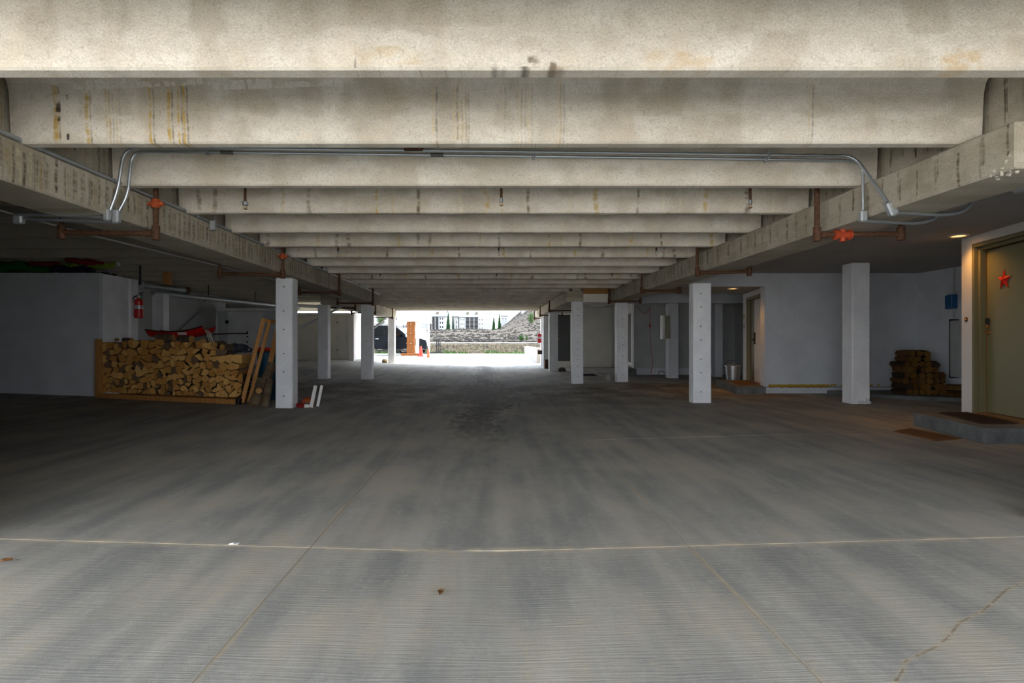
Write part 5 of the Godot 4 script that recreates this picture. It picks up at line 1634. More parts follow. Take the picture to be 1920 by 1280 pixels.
	rough_stone("stone", "pale rough stone beside the column next to the dark window", V(3.33, fl(3.33, 16.4), 16.4), Vector3(0.10, 0.15, 0.1), Color(0.66, 0.65, 0.62), 73)
	mat_on("floor_grate", "dark slatted mat on the floor behind the bolted far columns", "mat", [Vector2(2.75, 19.6), Vector2(3.5, 19.6), Vector2(3.45, 18.6), Vector2(2.85, 18.6)], fl(3.1, 19.0), M.black, 12)
	# the white corner at the way in, by the spalled girder
	var wp := thing("broken_post", "white crumbled stub of a post at the drive's edge under the spalled girder", "post", V(3.50, fl(3.3, 3.6), 3.64))
	var r := MB.new()
	for i in 26:
		r.box(Vector3(rng.randf_range(-0.10, 0.08), 0.01 + 0.07 * rng.randf() * rng.randf(), rng.randf_range(-0.08, 0.08)), Vector3(rng.randf_range(0.03, 0.07), rng.randf_range(0.02, 0.05), 0.05), Basis.from_euler(Vector3(rng.randf(), rng.randf() * 3, rng.randf())), 0.006)
	obj("rubble", r, M.trim_white, wp)
	obj("stub", bx(Vector3(-0.06, 0, -0.08), Vector3(0.1, 0.09, 0.06), 0.012), M.trim_white, wp)
	# litter on the drive
	for q in [[-2.5, 3.04, "curled brown leaf on the concrete near the way in", 0.5], [-0.23, 2.8, "small tan leaf lying in the middle of the foreground concrete", 1.4]]:
		var x: float = q[0]
		var lf := thing("leaf", q[2], "leaf", V(x, fl(x, q[1]) + 0.003, q[1]), Basis(Vector3.UP, q[3]))
		var mb := MB.new()
		mb.grid(func(u, v): return Vector3((u - 0.5) * 0.05, 0.006 + 0.05 * (v - 0.5) * (v - 0.5) * 4.0 * 0.25, (v - 0.5) * -0.032 * sin(PI * clampf(u, 0.05, 0.95))), 8, 4)
		obj("blade", mb, M.coir, lf)
		obj("stalk", tb([Vector3(0.035, 0.006, 0), Vector3(0.055, 0.004, 0.004)], 0.0012, 5), M.rubber_brown, lf)
	var sc := thing("paper_scrap", "torn white paper scrap lying on the joint across the drive", "litter", V(-1.48, fl(-1.48, 3.36), 3.40))
	obj("sheet", bx(Vector3(-0.03, 0.0, -0.012), Vector3(0.03, 0.004, 0.010), 0.001), M.white, sc, Transform3D(Basis(Vector3.BACK, 0.06), Vector3.ZERO))
	obj("fold", bx(Vector3(-0.025, 0.004, -0.01), Vector3(0.0, 0.009, 0.004), 0.001), M.white, sc, Transform3D(Basis(Vector3.BACK, 0.2), Vector3.ZERO))


func cone(label: String, at: Vector3, h: float, r: float, m: Material) -> void:
	var t := thing("traffic_cone", label, "traffic cone", at)
	obj("cone_body", lt([Vector2(r * 0.9, 0.03), Vector2(r * 0.22, h - 0.02), Vector2(r * 0.16, h), Vector2(0, h)], 20), m, t)
	obj("base", bx(Vector3(-r * 1.15, 0, -r * 1.15), Vector3(r * 1.15, 0.03, r * 1.15), 0.008), m, t)


func wheel(parent: Node, at: Vector3, r: float) -> void:
	var B := Basis(Vector3.RIGHT, PI / 2)
	var w := obj("wheel", lt([Vector2(r * 0.62, 0.11), Vector2(r * 0.94, 0.11), Vector2(r, 0.07), Vector2(r, -0.07), Vector2(r * 0.94, -0.11), Vector2(r * 0.62, -0.11)], 28), M.black, parent, Transform3D(B, at))
	obj("rim", lt([Vector2(0, 0.09), Vector2(r * 0.15, 0.10), Vector2(r * 0.2, 0.06), Vector2(r * 0.58, 0.08), Vector2(r * 0.63, 0.105), Vector2(r * 0.63, -0.10)], 20), M.steel, w)


func car(label: String, at: Vector3, turn: float, paint: Material, s := 1.0) -> void:   # local x is forward, z the near side
	var t := thing("car", label, "car", at, Basis(Vector3.UP, turn).scaled(Vector3.ONE * s))
	var pv := func(a: Array) -> PackedVector2Array:
		var p := PackedVector2Array()
		for q in a:
			p.append(Vector2(q[0], q[1]))
		return p
	var arch := func(cx: float) -> Array:
		var o := []
		for i in 9:
			var a := PI - PI * i / 8.0
			o.append([cx + cos(a) * 0.44, 0.40 + sin(a) * 0.44])
		return o
	var low := [[-2.45, 0.40], [-2.48, 0.75], [-2.42, 1.12], [-1.0, 1.16], [1.0, 1.14], [2.0, 1.05], [2.38, 0.95], [2.46, 0.70], [2.42, 0.40]]
	low.reverse()
	var rear: Array = arch.call(-1.45)
	var front: Array = arch.call(1.55)
	var prof := [[-2.45, 0.36]] + rear + front + [[2.42, 0.36]] + low.slice(0)
	var body := MB.new()
	body.prism(pv.call(prof), -0.92, 0.95, Transform3D.IDENTITY, 0.975, 0.05)
	obj("body", body, paint, t)
	var cab := MB.new()
	var cp := [[-2.36, 1.12], [-2.25, 1.72], [-2.05, 1.85], [0.05, 1.87], [0.30, 1.82], [1.15, 1.13]]
	cab.prism(pv.call(cp), -0.80, 0.80, Transform3D.IDENTITY, 0.95, 0.10)
	obj("cabin", cab, paint, t)
	for q in [[[-2.2, 1.20], [-2.10, 1.66], [-1.42, 1.72], [-1.36, 1.20]], [[-1.28, 1.20], [-1.34, 1.72], [-0.52, 1.74], [-0.44, 1.20]], [[-0.36, 1.20], [-0.44, 1.74], [0.12, 1.72], [0.82, 1.20]]]:
		var w := MB.new()
		w.prism(pv.call(q), 0.765, 0.805, Transform3D.IDENTITY, 0.97, 0.01)
		obj("side_window", w, M.glass_dark, t)
	var ws := MB.new()
	ws.box(Vector3(0.80, 1.50, 0.0), Vector3(0.02, 0.80, 1.35), Basis(Vector3.BACK, 0.90), 0.005)
	obj("windscreen", ws, M.glass_dark, t)
	for z in [0.84, -0.84]:
		for x in [-1.45, 1.55]:
			wheel(t, Vector3(x, 0.38, z), 0.38)
	for x in [-0.95, 0.10]:
		obj("door_handle", bx(Vector3(x - 0.1, 1.0, 0.945), Vector3(x + 0.1, 1.035, 0.975), 0.008), M.steel, t)
	obj("mirror", bx(Vector3(0.72, 1.16, 0.92), Vector3(0.86, 1.33, 1.12), 0.03), paint, t)
	obj("sill", bx(Vector3(-0.95, 0.30, 0.80), Vector3(1.05, 0.40, 0.96), 0.02), M.black, t)
	obj("headlamp", bx(Vector3(2.28, 0.78, 0.55), Vector3(2.45, 0.93, 0.88), 0.03), M.white, t)
	obj("bumper", bx(Vector3(2.36, 0.34, -0.9), Vector3(2.54, 0.62, 0.9), 0.04), M.black, t)
	for z in [-0.6, 0.6]:
		obj("roof_rail", tb(bend([Vector3(-2.0, 1.84, z), Vector3(-1.9, 1.93, z), Vector3(-0.1, 1.94, z), Vector3(0.05, 1.86, z)], 0.08), 0.02, 8), M.black, t)


func outside() -> void:
	tri_mat("cedar_sunlit", M.cedar.albedo_texture, Vector3(3.0, 0.5, 3.0), 0.75, false, null, 1.0, Color(0.66, 0.55, 0.34))
	mat("cone_orange", Color(0.72, 0.27, 0.07), 0.5)
	mat("cone_red", Color(0.68, 0.14, 0.07), 0.5)
	var cp := mat("car_blue", Color(0.055, 0.07, 0.095), 0.35, 0.0)
	cp.metallic_specular = 0.2
	var cw := mat("car_white", Color(0.60, 0.63, 0.67), 0.3)
	cw.clearcoat_enabled = true
	cw.clearcoat = 0.6
	mat("glass_dark", Color(0.05, 0.065, 0.07), 0.08)
	car("dark blue-grey car parked side-on beyond the garage's far end", V(-6.55, 0.25, 37.2), 0.55, cp)
	car("white car mostly hidden behind the white carport posts", V(-6.5, 0.25, 44.2), 2.2, cw)
	var w := thing("carport_beam", "big white carport beam crossing outside the far end", "beam")
	var a := V(-4.75, 0, 32.4)
	var b := V(-4.2, 0, 41.0)
	var side := Vector3.UP.cross((b - a).normalized()).normalized()
	var mb := MB.new()
	mb.beam(a + Vector3(0, 2.95, 0) - side * 0.0, b + Vector3(0, 2.95, 0), 1.18, 0.4, 0.01, Vector3.UP)
	obj("beam_body", mb, M.stucco, w)
	obj("joint_strip", bx(V(-4.26, 2.37, 36.68), V(-4.22, 3.5, 36.74)), M.zinc, w)
	var p1 := thing("carport_post", "white carport post behind the wooden planked post", "post", V(-4.48, 0.25, 36.7))
	obj("shaft", bx(Vector3(-0.09, -0.02, -0.09), Vector3(0.09, 2.12, 0.09), 0.01), M.stucco, p1)
	obj("base_plate", bx(Vector3(-0.14, 0, -0.14), Vector3(0.14, 0.03, 0.14)), M.zinc, p1)
	var p2 := thing("carport_post", "far white carport post next to the orange cone", "post", V(-4.18, 0.25, 40.6))
	obj("shaft", bx(Vector3(-0.07, -0.02, -0.07), Vector3(0.07, 2.12, 0.07), 0.01), M.stucco, p2)
	obj("base_plate", bx(Vector3(-0.12, 0, -0.12), Vector3(0.12, 0.03, 0.12)), M.zinc, p2)
	var p3 := thing("carport_post", "white carport post close behind the last pale column", "post", V(-4.55, fl(-4.5, 28.0), 27.6))
	obj("shaft", bx(Vector3(-0.10, -0.02, -0.09), Vector3(0.14, 2.3, 0.09), 0.01), M.stucco, p3)
	obj("base_plate", bx(Vector3(-0.14, 0, -0.13), Vector3(0.18, 0.03, 0.13)), M.zinc, p3)
	var wc := thing("planked_post", "orange-brown planked wooden post with three battens, beside the cones", "post", V(-4.76, 0.245, 35.9))
	for i in 3:
		obj("plank", bx(Vector3(-0.25 + i * 0.165, 0.10, 0.12), Vector3(-0.092 + i * 0.165, 2.08, 0.15), 0.004), M.cedar_sunlit, wc)
	obj("core", bx(Vector3(-0.24, 0.1, -0.15), Vector3(0.235, 2.06, 0.118)), M.cedar_sunlit, wc)
	for y in [0.28, 0.75, 1.35, 1.92]:
		obj("batten", bx(Vector3(-0.28, y - 0.04, 0.152), Vector3(0.275, y + 0.04, 0.185), 0.004), M.cedar_sunlit, wc)
	for y in [0.75, 1.35, 1.92]:
		obj("bolt", lt([Vector2(0, 0.02), Vector2(0.02, 0.015), Vector2(0.025, 0)], 8, Transform3D(Basis(Vector3.RIGHT, PI / 2), Vector3(0.0, y, 0.186))), M.zinc, wc)
	var bb := thing("timber_beam", "low timber beam lying across the foot of the planked post", "timber", V(-4.6, fl(-4.6, 34.8), 34.8))
	obj("beam", bx(Vector3(-0.62, 0.02, -0.08), Vector3(0.60, 0.17, 0.08), 0.006), M.cedar_sunlit, bb)
	for x in [-0.5, 0.48]:
		obj("skid", bx(Vector3(x - 0.05, 0.0, -0.14), Vector3(x + 0.05, 0.02, 0.14)), M.timber, bb)
	cone("red traffic cone beside the planked post", V(-4.0, fl(-4, 34.4), 34.4), 0.62, 0.17, M.cone_red)
	cone("slim orange traffic cone standing alone beside the far carport post", V(-3.42, fl(-3.4, 33.0), 33.0), 0.52, 0.10, M.cone_orange)
	var rk := thing("bike_rack", "black upright bike rack on a tow bar beside the white car", "bike rack", V(-3.42, 0.25, 39.6))
	for x in [-0.13, 0.0, 0.12]:
		obj("mast", tb([Vector3(x, 0.10, 0), Vector3(x * 0.9, 1.05 + 0.1 * sin(x * 20), 0)], 0.035, 8), M.black, rk)
	obj("cross_arm", tb([Vector3(-0.35, 1.12, 0), Vector3(0.16, 1.18, 0)], 0.03, 8), M.black, rk)
	obj("tow_bar", tb([Vector3(-1.0, 0.0 + 0.06, 0), Vector3(-0.2, 0.12, 0), Vector3(0.4, 0.16, 0)], 0.04, 8), M.black, rk)
	obj("cradle", tb([Vector3(-0.2, 0.6, 0.1), Vector3(0.2, 0.62, 0.1)], 0.035, 8), M.black, rk)
	var rw := setting("wall_retaining")
	var q := MB.new()
	q.beam(V(2.42, 0.15, 28.3), V(2.60, 0.15, 41.0), 1.28, 0.25, 0.02, Vector3.UP)
	obj("concrete_face", q, M.pavement, rw)


func hill(x: float, d: float) -> float:
	var y := lerpf(0.20, 0.72, smoothstep(41.0, 55.0, d)) + 0.26 * smoothstep(55.0, 58.0, d)
	y += 4.9 * pow(clampf((d - 62.0) / 178.0, 0.0, 1.0), 1.4)
	y += 0.9 * exp(-pow((d - 190.0) / 40.0, 2.0)) * exp(-pow((x + 9.0) / 7.0, 2.0))
	y += 16.0 * smoothstep(0.0, 26.0, x) * smoothstep(100.0, 330.0, d)
	return y


func far_hill() -> void:
	var hn := noise(0.05, 201, 4)
	var hn2 := noise(0.35, 202, 3)
	var ground := levels(256, 256, 0.05, 203, 5)
	var gfine := levels(256, 256, 0.25, 204, 2)
	tri_mat("hill_soil", picture(256, 256, func(i, _x, _y):
		var k := Color(0.25, 0.238, 0.225).lerp(Color(0.305, 0.285, 0.265), ground[i] / 255.0)
		k = k.lerp(Color(0.20, 0.195, 0.18), clampf((gfine[i] / 255.0 - 0.5) * 3.0, 0, 0.6))
		return k), Vector3.ONE * 0.12, 0.95)
	mat("dry_grass", Color(0.43, 0.40, 0.34), 0.95)
	mat("green_grass", Color(0.25, 0.36, 0.20), 0.95)
	mat("sage", Color(0.225, 0.222, 0.215), 0.95)
	mat("needle", Color(0.14, 0.23, 0.13), 0.9)
	mat("needle_blue", Color(0.17, 0.22, 0.20), 0.9)
	mat("leaf_green", Color(0.26, 0.35, 0.20), 0.85)
	mat("juniper", Color(0.19, 0.29, 0.13), 0.9)
	mat("trunk_brown", Color(0.28, 0.2, 0.14), 0.95)
	mat("facade", Color(0.68, 0.675, 0.665), 0.85)
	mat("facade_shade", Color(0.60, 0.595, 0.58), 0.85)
	mat("roof_metal", Color(0.38, 0.43, 0.46), 0.5, 0.1)
	mat("roof_grey", Color(0.50, 0.52, 0.54), 0.7)
	mat("chimney_tan", Color(0.45, 0.38, 0.31), 0.9)
	mat("pane_dark", Color(0.13, 0.15, 0.19), 0.15)
	mat("rail_dark", Color(0.20, 0.19, 0.20), 0.7)
	mat("road", Color(0.45, 0.45, 0.44), 0.9)
	for k in ["hill_soil", "dry_grass", "green_grass", "sage", "needle", "needle_blue", "leaf_green", "juniper", "facade", "facade_shade", "road"]:
		M[k].metallic_specular = 0.12
	var mb := MB.new()
	mb.grid(func(u, v):
		var d: float = 41.0 + 420.0 * pow(v, 1.8)
		var x: float = (u - 0.5) * lerpf(90.0, 620.0, v)
		var y := hill(x, d) + (hn.get_noise_2d(x, d) * 0.5 * smoothstep(60.0, 140.0, d) + hn2.get_noise_2d(x, d) * 0.12) * smoothstep(41.0, 46.0, d) - 0.25 * smoothstep(54.5, 57.0, d) * (1.0 - smoothstep(60.0, 63.0, d))
		return Vector3(x, y, -d), 110, 110)
	struct("hillside", mb, M.hill_soil)
	var rd := MB.new()
	rd.grid(func(u, v):
		var x := lerpf(-60, 60, u)
		var d := lerpf(56.5, 61.0, v)
		return Vector3(x, 0.98 + 0.05 * v, -d), 24, 2)
	struct("road", rd, M.road)
	# grass, sage and dry stalks: too many to count
	var rng := RandomNumberGenerator.new()
	rng.seed = 91
	var tuft := MB.new()
	for i in 7:
		var a := TAU * i / 7.0
		var o := Vector3(cos(a), 0, sin(a)) * 0.06
		var tip := o * 2.4 + Vector3(0, 0.22 + 0.08 * (i % 3), 0)
		var s := Vector3(-sin(a), 0, cos(a)) * 0.025
		tuft.tri(o - s, o + s, tip)
	var put := func(called: String, label: String, mesh: ArrayMesh, m: Material, spots: Array) -> void:
		var mm := MultiMesh.new()
		mm.transform_format = MultiMesh.TRANSFORM_3D
		mm.mesh = mesh
		mm.instance_count = spots.size()
		for i in spots.size():
			mm.set_instance_transform(i, spots[i])
		var o := MultiMeshInstance3D.new()
		o.name = numbered(called)
		o.multimesh = mm
		o.material_override = m
		add_child(o, true)
		o.set_meta("kind", "stuff")
		o.set_meta("label", label)
		o.set_meta("category", "vegetation")
	var tm := tuft.mesh()
	var sp := []
	for i in 2600:
		var x := rng.randf_range(-14.0, 4.0)
		var d := rng.randf_range(41.2, 46.0)
		if hn2.get_noise_2d(x * 1.2, d) < -0.05 or (x > -1.5 and x < -0.5) :
			continue
		sp.append(Transform3D(Basis(Vector3.UP, rng.randf() * TAU).scaled(Vector3(1.0, 0.45, 1.0) * rng.randf_range(0.5, 1.1)), V(x, hill(x, d), d)))
	put.call("green_grass", "green grass tufts along the far edge of the sunlit paving", tm, M.green_grass, sp)
	sp = []
	for i in 5200:
		var x := rng.randf_range(-22.0, 12.0)
		var d := rng.randf_range(43.0, 55.5)
		sp.append(Transform3D(Basis(Vector3.UP, rng.randf() * TAU).scaled(Vector3(1.2, 0.6, 1.2) * rng.randf_range(0.5, 1.2)), V(x, hill(x, d), d)))
	put.call("dry_grass", "pale dry grass on the bank below the road", tm, M.dry_grass, sp)
	var bush := MB.new()
	for i in 26:
		var d := Vector3(rng.randfn(), absf(rng.randfn()) * 0.8 + 0.1, rng.randfn()).normalized()
		var c := d * rng.randf_range(0.25, 0.48)
		c.y *= 0.8
		var s := d.cross(Vector3(rng.randfn(), rng.randfn(), rng.randfn())).normalized() * 0.16
		var o := d.cross(s).normalized() * 0.16
		bush.tri(c - s, c + s, c + o * 1.4 + d * 0.12)
		bush.tri(c - o, c + s * 0.8 + d * 0.1, c - s * 0.8 + d * 0.1)
	var bm := bush.mesh()
	sp = []
	for i in 16000:
		var d := 62.0 + 330.0 * pow(rng.randf(), 1.2)
		var x: float = rng.randf_range(-0.42, 0.30) * d
		if hn.get_noise_2d(x * 2.0, d * 1.2) < -0.2:
			continue
		sp.append(Transform3D(Basis(Vector3.UP, rng.randf() * TAU).scaled(Vector3(1.2, 0.9, 1.2) * rng.randf_range(0.25, 0.65) * (0.6 + 0.4 * smoothstep(60.0, 160.0, d))), V(x, hill(x, d) + hn.get_noise_2d(x, d) * 0.5 * smoothstep(60.0, 140.0, d), d)))
	put.call("sagebrush", "grey sagebrush scattered over the hillside", bm, M.sage, sp)
	sp = []
	for i in 260:
		var d := rng.randf_range(47.0, 56.0)
		var x := rng.randf_range(-12.0, 6.0)
		sp.append(Transform3D(Basis(Vector3.UP, rng.randf() * TAU).scaled(Vector3(1.0, 0.6, 1.0) * rng.randf_range(0.25, 0.6)), V(x, hill(x, d), d)))
	put.call("low_scrub", "low dark scrub on the bank under the road", bm, M.sage, sp)
	# trees
	conifer("tall green conifer standing before the nearer apartment block", 840.5, 240.0, 617.0, 585.0, 9.0, M.needle)
	conifer("thin dark conifer beside the tall green one", 849.5, 242.0, 618.0, 591.0, 4.5, M.needle_blue)
	conifer("bushy conifer by the corner of the gabled block, the shorter of two", 926.0, 225.0, 618.0, 592.0, 9.0, M.needle)
	conifer("bushy conifer on the slope beside the gabled block, the taller of two", 936.5, 222.0, 617.0, 586.0, 9.0, M.needle)
	leafy("pale green leafy tree on the slope above the retaining wall", 996.0, 180.0, 612.0, 582.0, 17.0, M.leaf_green, 5)
	leafy("round green juniper bush low on the hillside", 977.0, 85.0, 641.0, 625.5, 13.0, M.juniper, 6)
	leafy("smaller green juniper bush beside the round one", 987.5, 85.0, 638.0, 626.5, 7.0, M.juniper, 7)
	leafy("pale tree seen over the dark car's roof", 714.0, 150.0, 612.0, 590.0, 18.0, M.leaf_green, 8)
	blocks()


func at_pixel(px: float, py: float, d: float) -> Vector3:
	return V((px - 917.0) * d / 1100.0, EYE + (640.0 - py) * d / 1100.0, d)


func conifer(label: String, px: float, d: float, y0: float, y1: float, wpx: float, m: Material) -> void:
	var foot := at_pixel(px, y0, d)
	var h := (y0 - y1) * d / 1100.0
	var r := wpx * 0.5 * d / 1100.0
	foot.y -= 0.4
	h += 0.4
	var t := thing("conifer_tree", label, "tree", foot)
	obj("trunk", tb([Vector3.ZERO, Vector3(0, h * 0.96, 0)], [h * 0.02, 0.02], 6), M.trunk_brown, t)
	var rng := RandomNumberGenerator.new()
	rng.seed = int(px * 10)
	var mb := MB.new()
	for tier in 12:
		var k := tier / 12.0
		var y := h * lerpf(0.05, 0.93, k)
		var rr := r * pow(1.0 - k, 0.75) * rng.randf_range(0.85, 1.15) + 0.1
		var n := 15
		var rim := []
		for j in n:
			var q := rr * (rng.randf_range(0.85, 1.15) if j % 2 else rng.randf_range(0.45, 0.7))
			rim.append(Vector3(cos(TAU * j / n) * q, y - q * 0.22, sin(TAU * j / n) * q))
		var tip := Vector3(0, y + h * 0.16 + rr * 0.3, 0)
		for j in n:
			mb.tri(tip, rim[(j + 1) % n], rim[j])
			mb.tri(Vector3(0, y + rr * 0.1, 0), rim[j], rim[(j + 1) % n])
	obj("needles", mb, m, t)


func leafy(label: String, px: float, d: float, y0: float, y1: float, wpx: float, m: Material, sd: int) -> void:
	var foot := at_pixel(px, y0, d)
	foot.y -= 0.3
	var h := (y0 - y1) * d / 1100.0 + 0.3
	var r := wpx * 0.5 * d / 1100.0
	var t := thing("leafy_tree" if h > 3.0 else "bush", label, "tree" if h > 3.0 else "bush", foot)
	obj("trunk", tb([Vector3.ZERO, Vector3(0.05 * h, h * 0.3, 0), Vector3(0, h * 0.7, 0)], [h * 0.03, h * 0.022, 0.02], 6), M.trunk_brown, t)
	var rng := RandomNumberGenerator.new()
	rng.seed = sd
	var n := noise(1.2, sd, 2)
	var mb := MB.new()
	for i in 620:
		var u := Vector3(rng.randfn(), rng.randfn(), rng.randfn()).normalized()
		var q := u * pow(rng.randf(), 0.4) * (0.8 + 0.45 * n.get_noise_3dv(u * 1.5))
		var c := Vector3(q.x * r, h * 0.56 + q.y * h * 0.46, q.z * r)
		var s := Vector3(rng.randfn(), rng.randfn(), rng.randfn()).normalized() * r * 0.13
		var o := s.cross(u).normalized() * r * 0.13
		mb.tri(c - s, c + s, c + o)
	obj("foliage", mb, m, t)


func windows_on(t: Node, rects: Array, z: float) -> void:
	for r in rects:
		var f := obj("window", bx(Vector3(r[0], r[1], z), Vector3(r[2], r[3], z + 0.12)), M.trim_white, t)
		var n: int = r[4]
		for i in n:
			var a := lerpf(r[0], r[2], float(i) / n) + 0.12
			var b := lerpf(r[0], r[2], float(i + 1) / n) - 0.12
			obj("pane", bx(Vector3(a, r[1] + 0.12, z + 0.121), Vector3(b, r[3] - 0.12, z + 0.16)), M.pane_dark, f)


func gable_roof(t: Node, x0: float, x1: float, eave: float, ridge: float, z0: float, z1: float) -> void:   # ridge along x
	var zm := (z0 + z1) / 2
	var mb := MB.new()
	var up := Vector3(0, 0.25, 0)
	for s in [[z1 + 0.5, zm], [z0 - 0.5, zm]]:
		mb.quad(Vector3(x0 - 0.4, eave - 0.2, s[0]), Vector3(x1 + 0.4, eave - 0.2, s[0]), Vector3(x1 + 0.4, ridge, s[1]), Vector3(x0 - 0.4, ridge, s[1]))
		mb.quad(Vector3(x0 - 0.4, eave - 0.2, s[0]) + up, Vector3(x1 + 0.4, eave - 0.2, s[0]) + up, Vector3(x1 + 0.4, ridge, s[1]) + up, Vector3(x0 - 0.4, ridge, s[1]) + up)
		mb.quad(Vector3(x0 - 0.4, eave - 0.2, s[0]), Vector3(x1 + 0.4, eave - 0.2, s[0]), Vector3(x1 + 0.4, eave - 0.2, s[0]) + up, Vector3(x0 - 0.4, eave - 0.2, s[0]) + up)
	obj("roof", mb, M.roof_metal, t)
	var g := MB.new()
	for x in [x0, x1]:
		g.tri(Vector3(x, eave, z0), Vector3(x, eave, z1), Vector3(x, ridge, zm))
	obj("gable", g, M.facade, t)


func balconies(t: Node, x0: float, x1: float, h: float, floors: int, z: float) -> void:
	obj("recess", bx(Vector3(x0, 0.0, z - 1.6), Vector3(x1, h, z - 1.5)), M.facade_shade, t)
	for k in floors:
		var y := h * k / floors
		var bal := obj("balcony", bx(Vector3(x0, y + 0.05, z - 1.5), Vector3(x1, y + 0.3, z + 0.5)), M.rail_dark, t)
		var rl := MB.new()
		rl.span(Vector3(x0, y + 1.32, z + 0.42), Vector3(x1, y + 1.42, z + 0.5))
		var n := int((x1 - x0) / 0.4)
		for i in n + 1:
			var x := lerpf(x0, x1, float(i) / n)
			rl.span(Vector3(x - 0.035, y + 0.3, z + 0.43), Vector3(x + 0.035, y + 1.35, z + 0.49))
		obj("railing", rl, M.rail_dark, bal)
		for i in 3:
			var a := lerpf(x0, x1, i / 3.0)
			var b := lerpf(x0, x1, (i + 1) / 3.0)
			var wd := obj("window", bx(Vector3(a + 0.4, y + 0.4, z - 1.49), Vector3(b - 0.5, y + h / floors - 0.5, z - 1.40)), M.pane_dark, t)
			obj("pane", bx(Vector3(a + 0.55, y + 0.5, z - 1.395), Vector3((a + b) / 2 - 0.1, y + h / floors - 0.6, z - 1.36)), M.glass_dark, wd)
	for i in 4:
		var x := lerpf(x0, x1, i / 3.0)
		obj("balcony_post", bx(Vector3(x - 0.13, 0.0, z + 0.3), Vector3(x + 0.13, h, z + 0.52)), M.facade_shade, t)


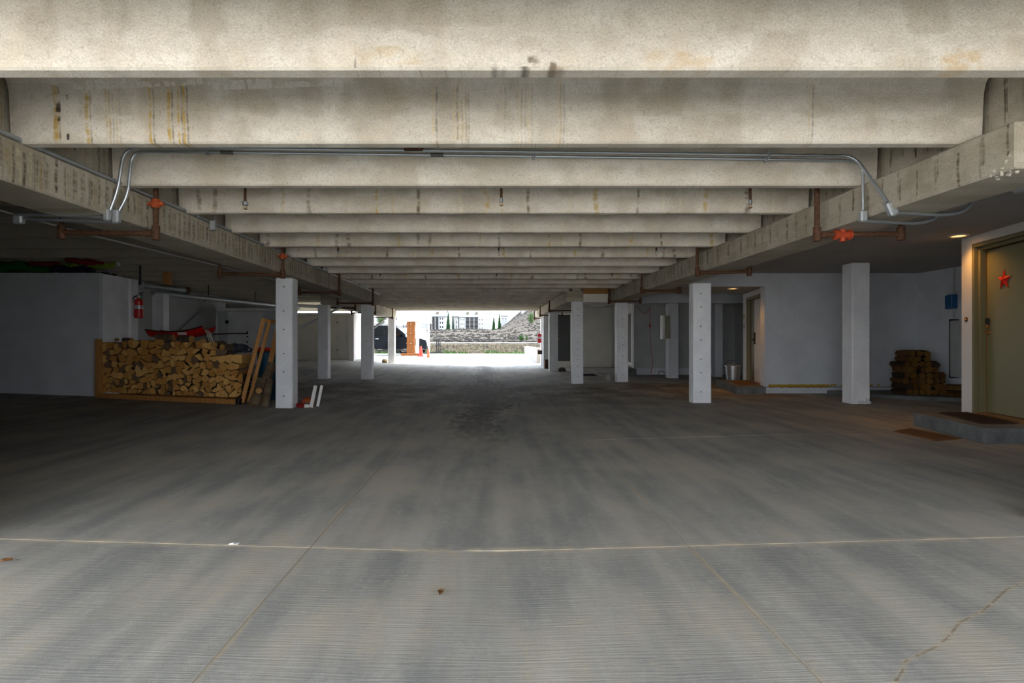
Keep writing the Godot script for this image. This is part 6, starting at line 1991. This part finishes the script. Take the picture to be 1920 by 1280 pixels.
func blocks() -> void:
	var D := 280.0
	var k := D / 1100.0
	# gabled block in the middle of the view
	var o := at_pixel(861.0, 619.0, D)
	var t := thing("apartment_building", "white three-storey block with a gabled wing at its bushy-conifer end", "building", o)
	var X := func(px: float) -> float: return (px - 861.0) * k
	var Y := func(py: float) -> float: return (619.0 - py) * k
	obj("wall", bx(Vector3(0, -3, -12), Vector3(X.call(872.5), Y.call(594.0), 0)), M.facade, t)
	obj("wall", bx(Vector3(X.call(872.5), -3, -12), Vector3(X.call(897.0), Y.call(594.0), -1.7)), M.facade, t)
	balconies(t, X.call(873.0), X.call(896.7), Y.call(595.0), 3, 0.0)
	obj("wall", bx(Vector3(X.call(897.0), -3, -12), Vector3(X.call(920.5), Y.call(593.0), 0.6)), M.facade, t)
	var gb := MB.new()
	var gp := PackedVector2Array([Vector2(X.call(904.0), Y.call(593.0)), Vector2(X.call(920.5), Y.call(593.0)), Vector2(X.call(920.5), Y.call(583.0)), Vector2(X.call(916.0), Y.call(581.5))])
	gb.prism(gp, -12.0, 0.6)
	obj("gable_wall", gb, M.facade, t)
	gable_roof(t, 0.0, X.call(911.0), Y.call(594.0), Y.call(578.0), -12.0, 0.0)
	for p in [877.0, 893.5]:
		obj("chimney", bx(Vector3(X.call(p - 2.2), Y.call(592.0), -3.0), Vector3(X.call(p + 2.2), Y.call(584.5), -1.2)), M.chimney_tan, t)
	var rs := []
	for py in [597.0, 605.0, 613.0]:
		rs.append([X.call(863.0), Y.call(py + 4.2), X.call(870.5), Y.call(py), 3])
	windows_on(t, rs, 0.0)
	rs = []
	for py in [597.0, 605.0, 613.0]:
		rs.append([X.call(898.5), Y.call(py + 4.4), X.call(905.5), Y.call(py), 3])
		rs.append([X.call(908.2), Y.call(py + 2.6), X.call(912.4), Y.call(py), 2])
	rs.append([X.call(916.5), Y.call(589.5), X.call(918.5), Y.call(587.0), 1])
	windows_on(t, rs, 0.6)
	# the block beside it, with the tall conifer before it
	o = at_pixel(802.0, 618.0, D - 5.0)
	k = (D - 5.0) / 1100.0
	var t2 := thing("apartment_building", "white three-storey block with balconies, behind the tall green conifer", "building", o)
	var X2 := func(px: float) -> float: return (px - 802.0) * k
	var Y2 := func(py: float) -> float: return (618.0 - py) * k
	obj("wall", bx(Vector3(X2.call(790.0), -3, -12), Vector3(X2.call(823.0), Y2.call(593.0), -1.7)), M.facade, t2)
	balconies(t2, X2.call(803.0), X2.call(822.6), Y2.call(594.0), 3, 0.0)
	obj("wall", bx(Vector3(X2.call(823.0), -3, -12), Vector3(X2.call(846.0), Y2.call(593.0), 0)), M.facade, t2)
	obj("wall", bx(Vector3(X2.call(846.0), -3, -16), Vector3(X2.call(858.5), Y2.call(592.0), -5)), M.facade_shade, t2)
	gable_roof(t2, X2.call(790.0), X2.call(836.0), Y2.call(593.0), Y2.call(578.0), -12.0, 0.0)
	gable_roof(t2, X2.call(836.0), X2.call(858.0), Y2.call(592.0), Y2.call(580.0), -16.0, -5.0)
	obj("chimney", bx(Vector3(X2.call(817.5), Y2.call(592.0), -3.0), Vector3(X2.call(822.5), Y2.call(584.0), -1.2)), M.chimney_tan, t2)
	rs = []
	for py in [594.5, 602.5, 610.5]:
		rs.append([X2.call(824.2), Y2.call(py + 5.0), X2.call(827.4), Y2.call(py), 1])
		rs.append([X2.call(828.2), Y2.call(py + 5.0), X2.call(831.6), Y2.call(py), 1])
	windows_on(t2, rs, 0.0)
	rs = []
	for py in [599.0, 608.0]:
		rs.append([X2.call(853.0), Y2.call(py + 8.0), X2.call(856.0), Y2.call(py), 1])
		rs.append([X2.call(856.5), Y2.call(py + 8.0), X2.call(858.3), Y2.call(py), 1])
	windows_on(t2, rs, -5.0)
	# behind the dark car
	o = at_pixel(716.0, 622.0, 200.0)
	var t3 := thing("apartment_building", "pale building glimpsed over the dark car's roof", "building", o)
	obj("wall", bx(Vector3(-2, -3, -12), Vector3(12, 9, 0)), M.facade, t3)
	gable_roof(t3, -2.0, 12.0, 9.0, 13.0, -12.0, 0.0)
	rs = []
	for y in [1.0, 4.0, 7.0]:
		for x in [0.0, 3.5, 7.0]:
			rs.append([x, y, x + 1.8, y + 1.4, 2])
	windows_on(t3, rs, 0.0)
	# houses up the slope
	o = at_pixel(979.0, 598.0, 260.0)
	var t4 := thing("house", "pale house high on the hillside above the juniper bush", "building", o)
	obj("wall", bx(Vector3(0, -5, -6), Vector3(2.5, 6.9, 0)), M.facade, t4)
	gable_roof(t4, 0.0, 2.5, 6.9, 8.8, -6.0, 0.0)
	windows_on(t4, [[0.2, 1.4, 1.1, 2.4, 1], [1.4, 1.4, 2.3, 2.4, 1], [0.2, 3.6, 1.1, 4.6, 1], [1.4, 3.6, 2.3, 4.6, 1]], 0.0)
	o = at_pixel(940.0, 601.0, 300.0)
	var t5 := thing("house", "low house with a grey roof on the slope beside the taller bushy conifer", "building", o)
	obj("wall", bx(Vector3(0, -3, -7), Vector3(3.2, 2.2, 0)), M.facade, t5)
	obj("roof", bx(Vector3(-0.4, 2.2, -7.4), Vector3(3.6, 2.9, 0.4), 0.3), M.roof_grey, t5)
	windows_on(t5, [[0.4, 0.5, 1.2, 1.5, 1], [1.9, 0.5, 2.7, 1.5, 1]], 0.0)
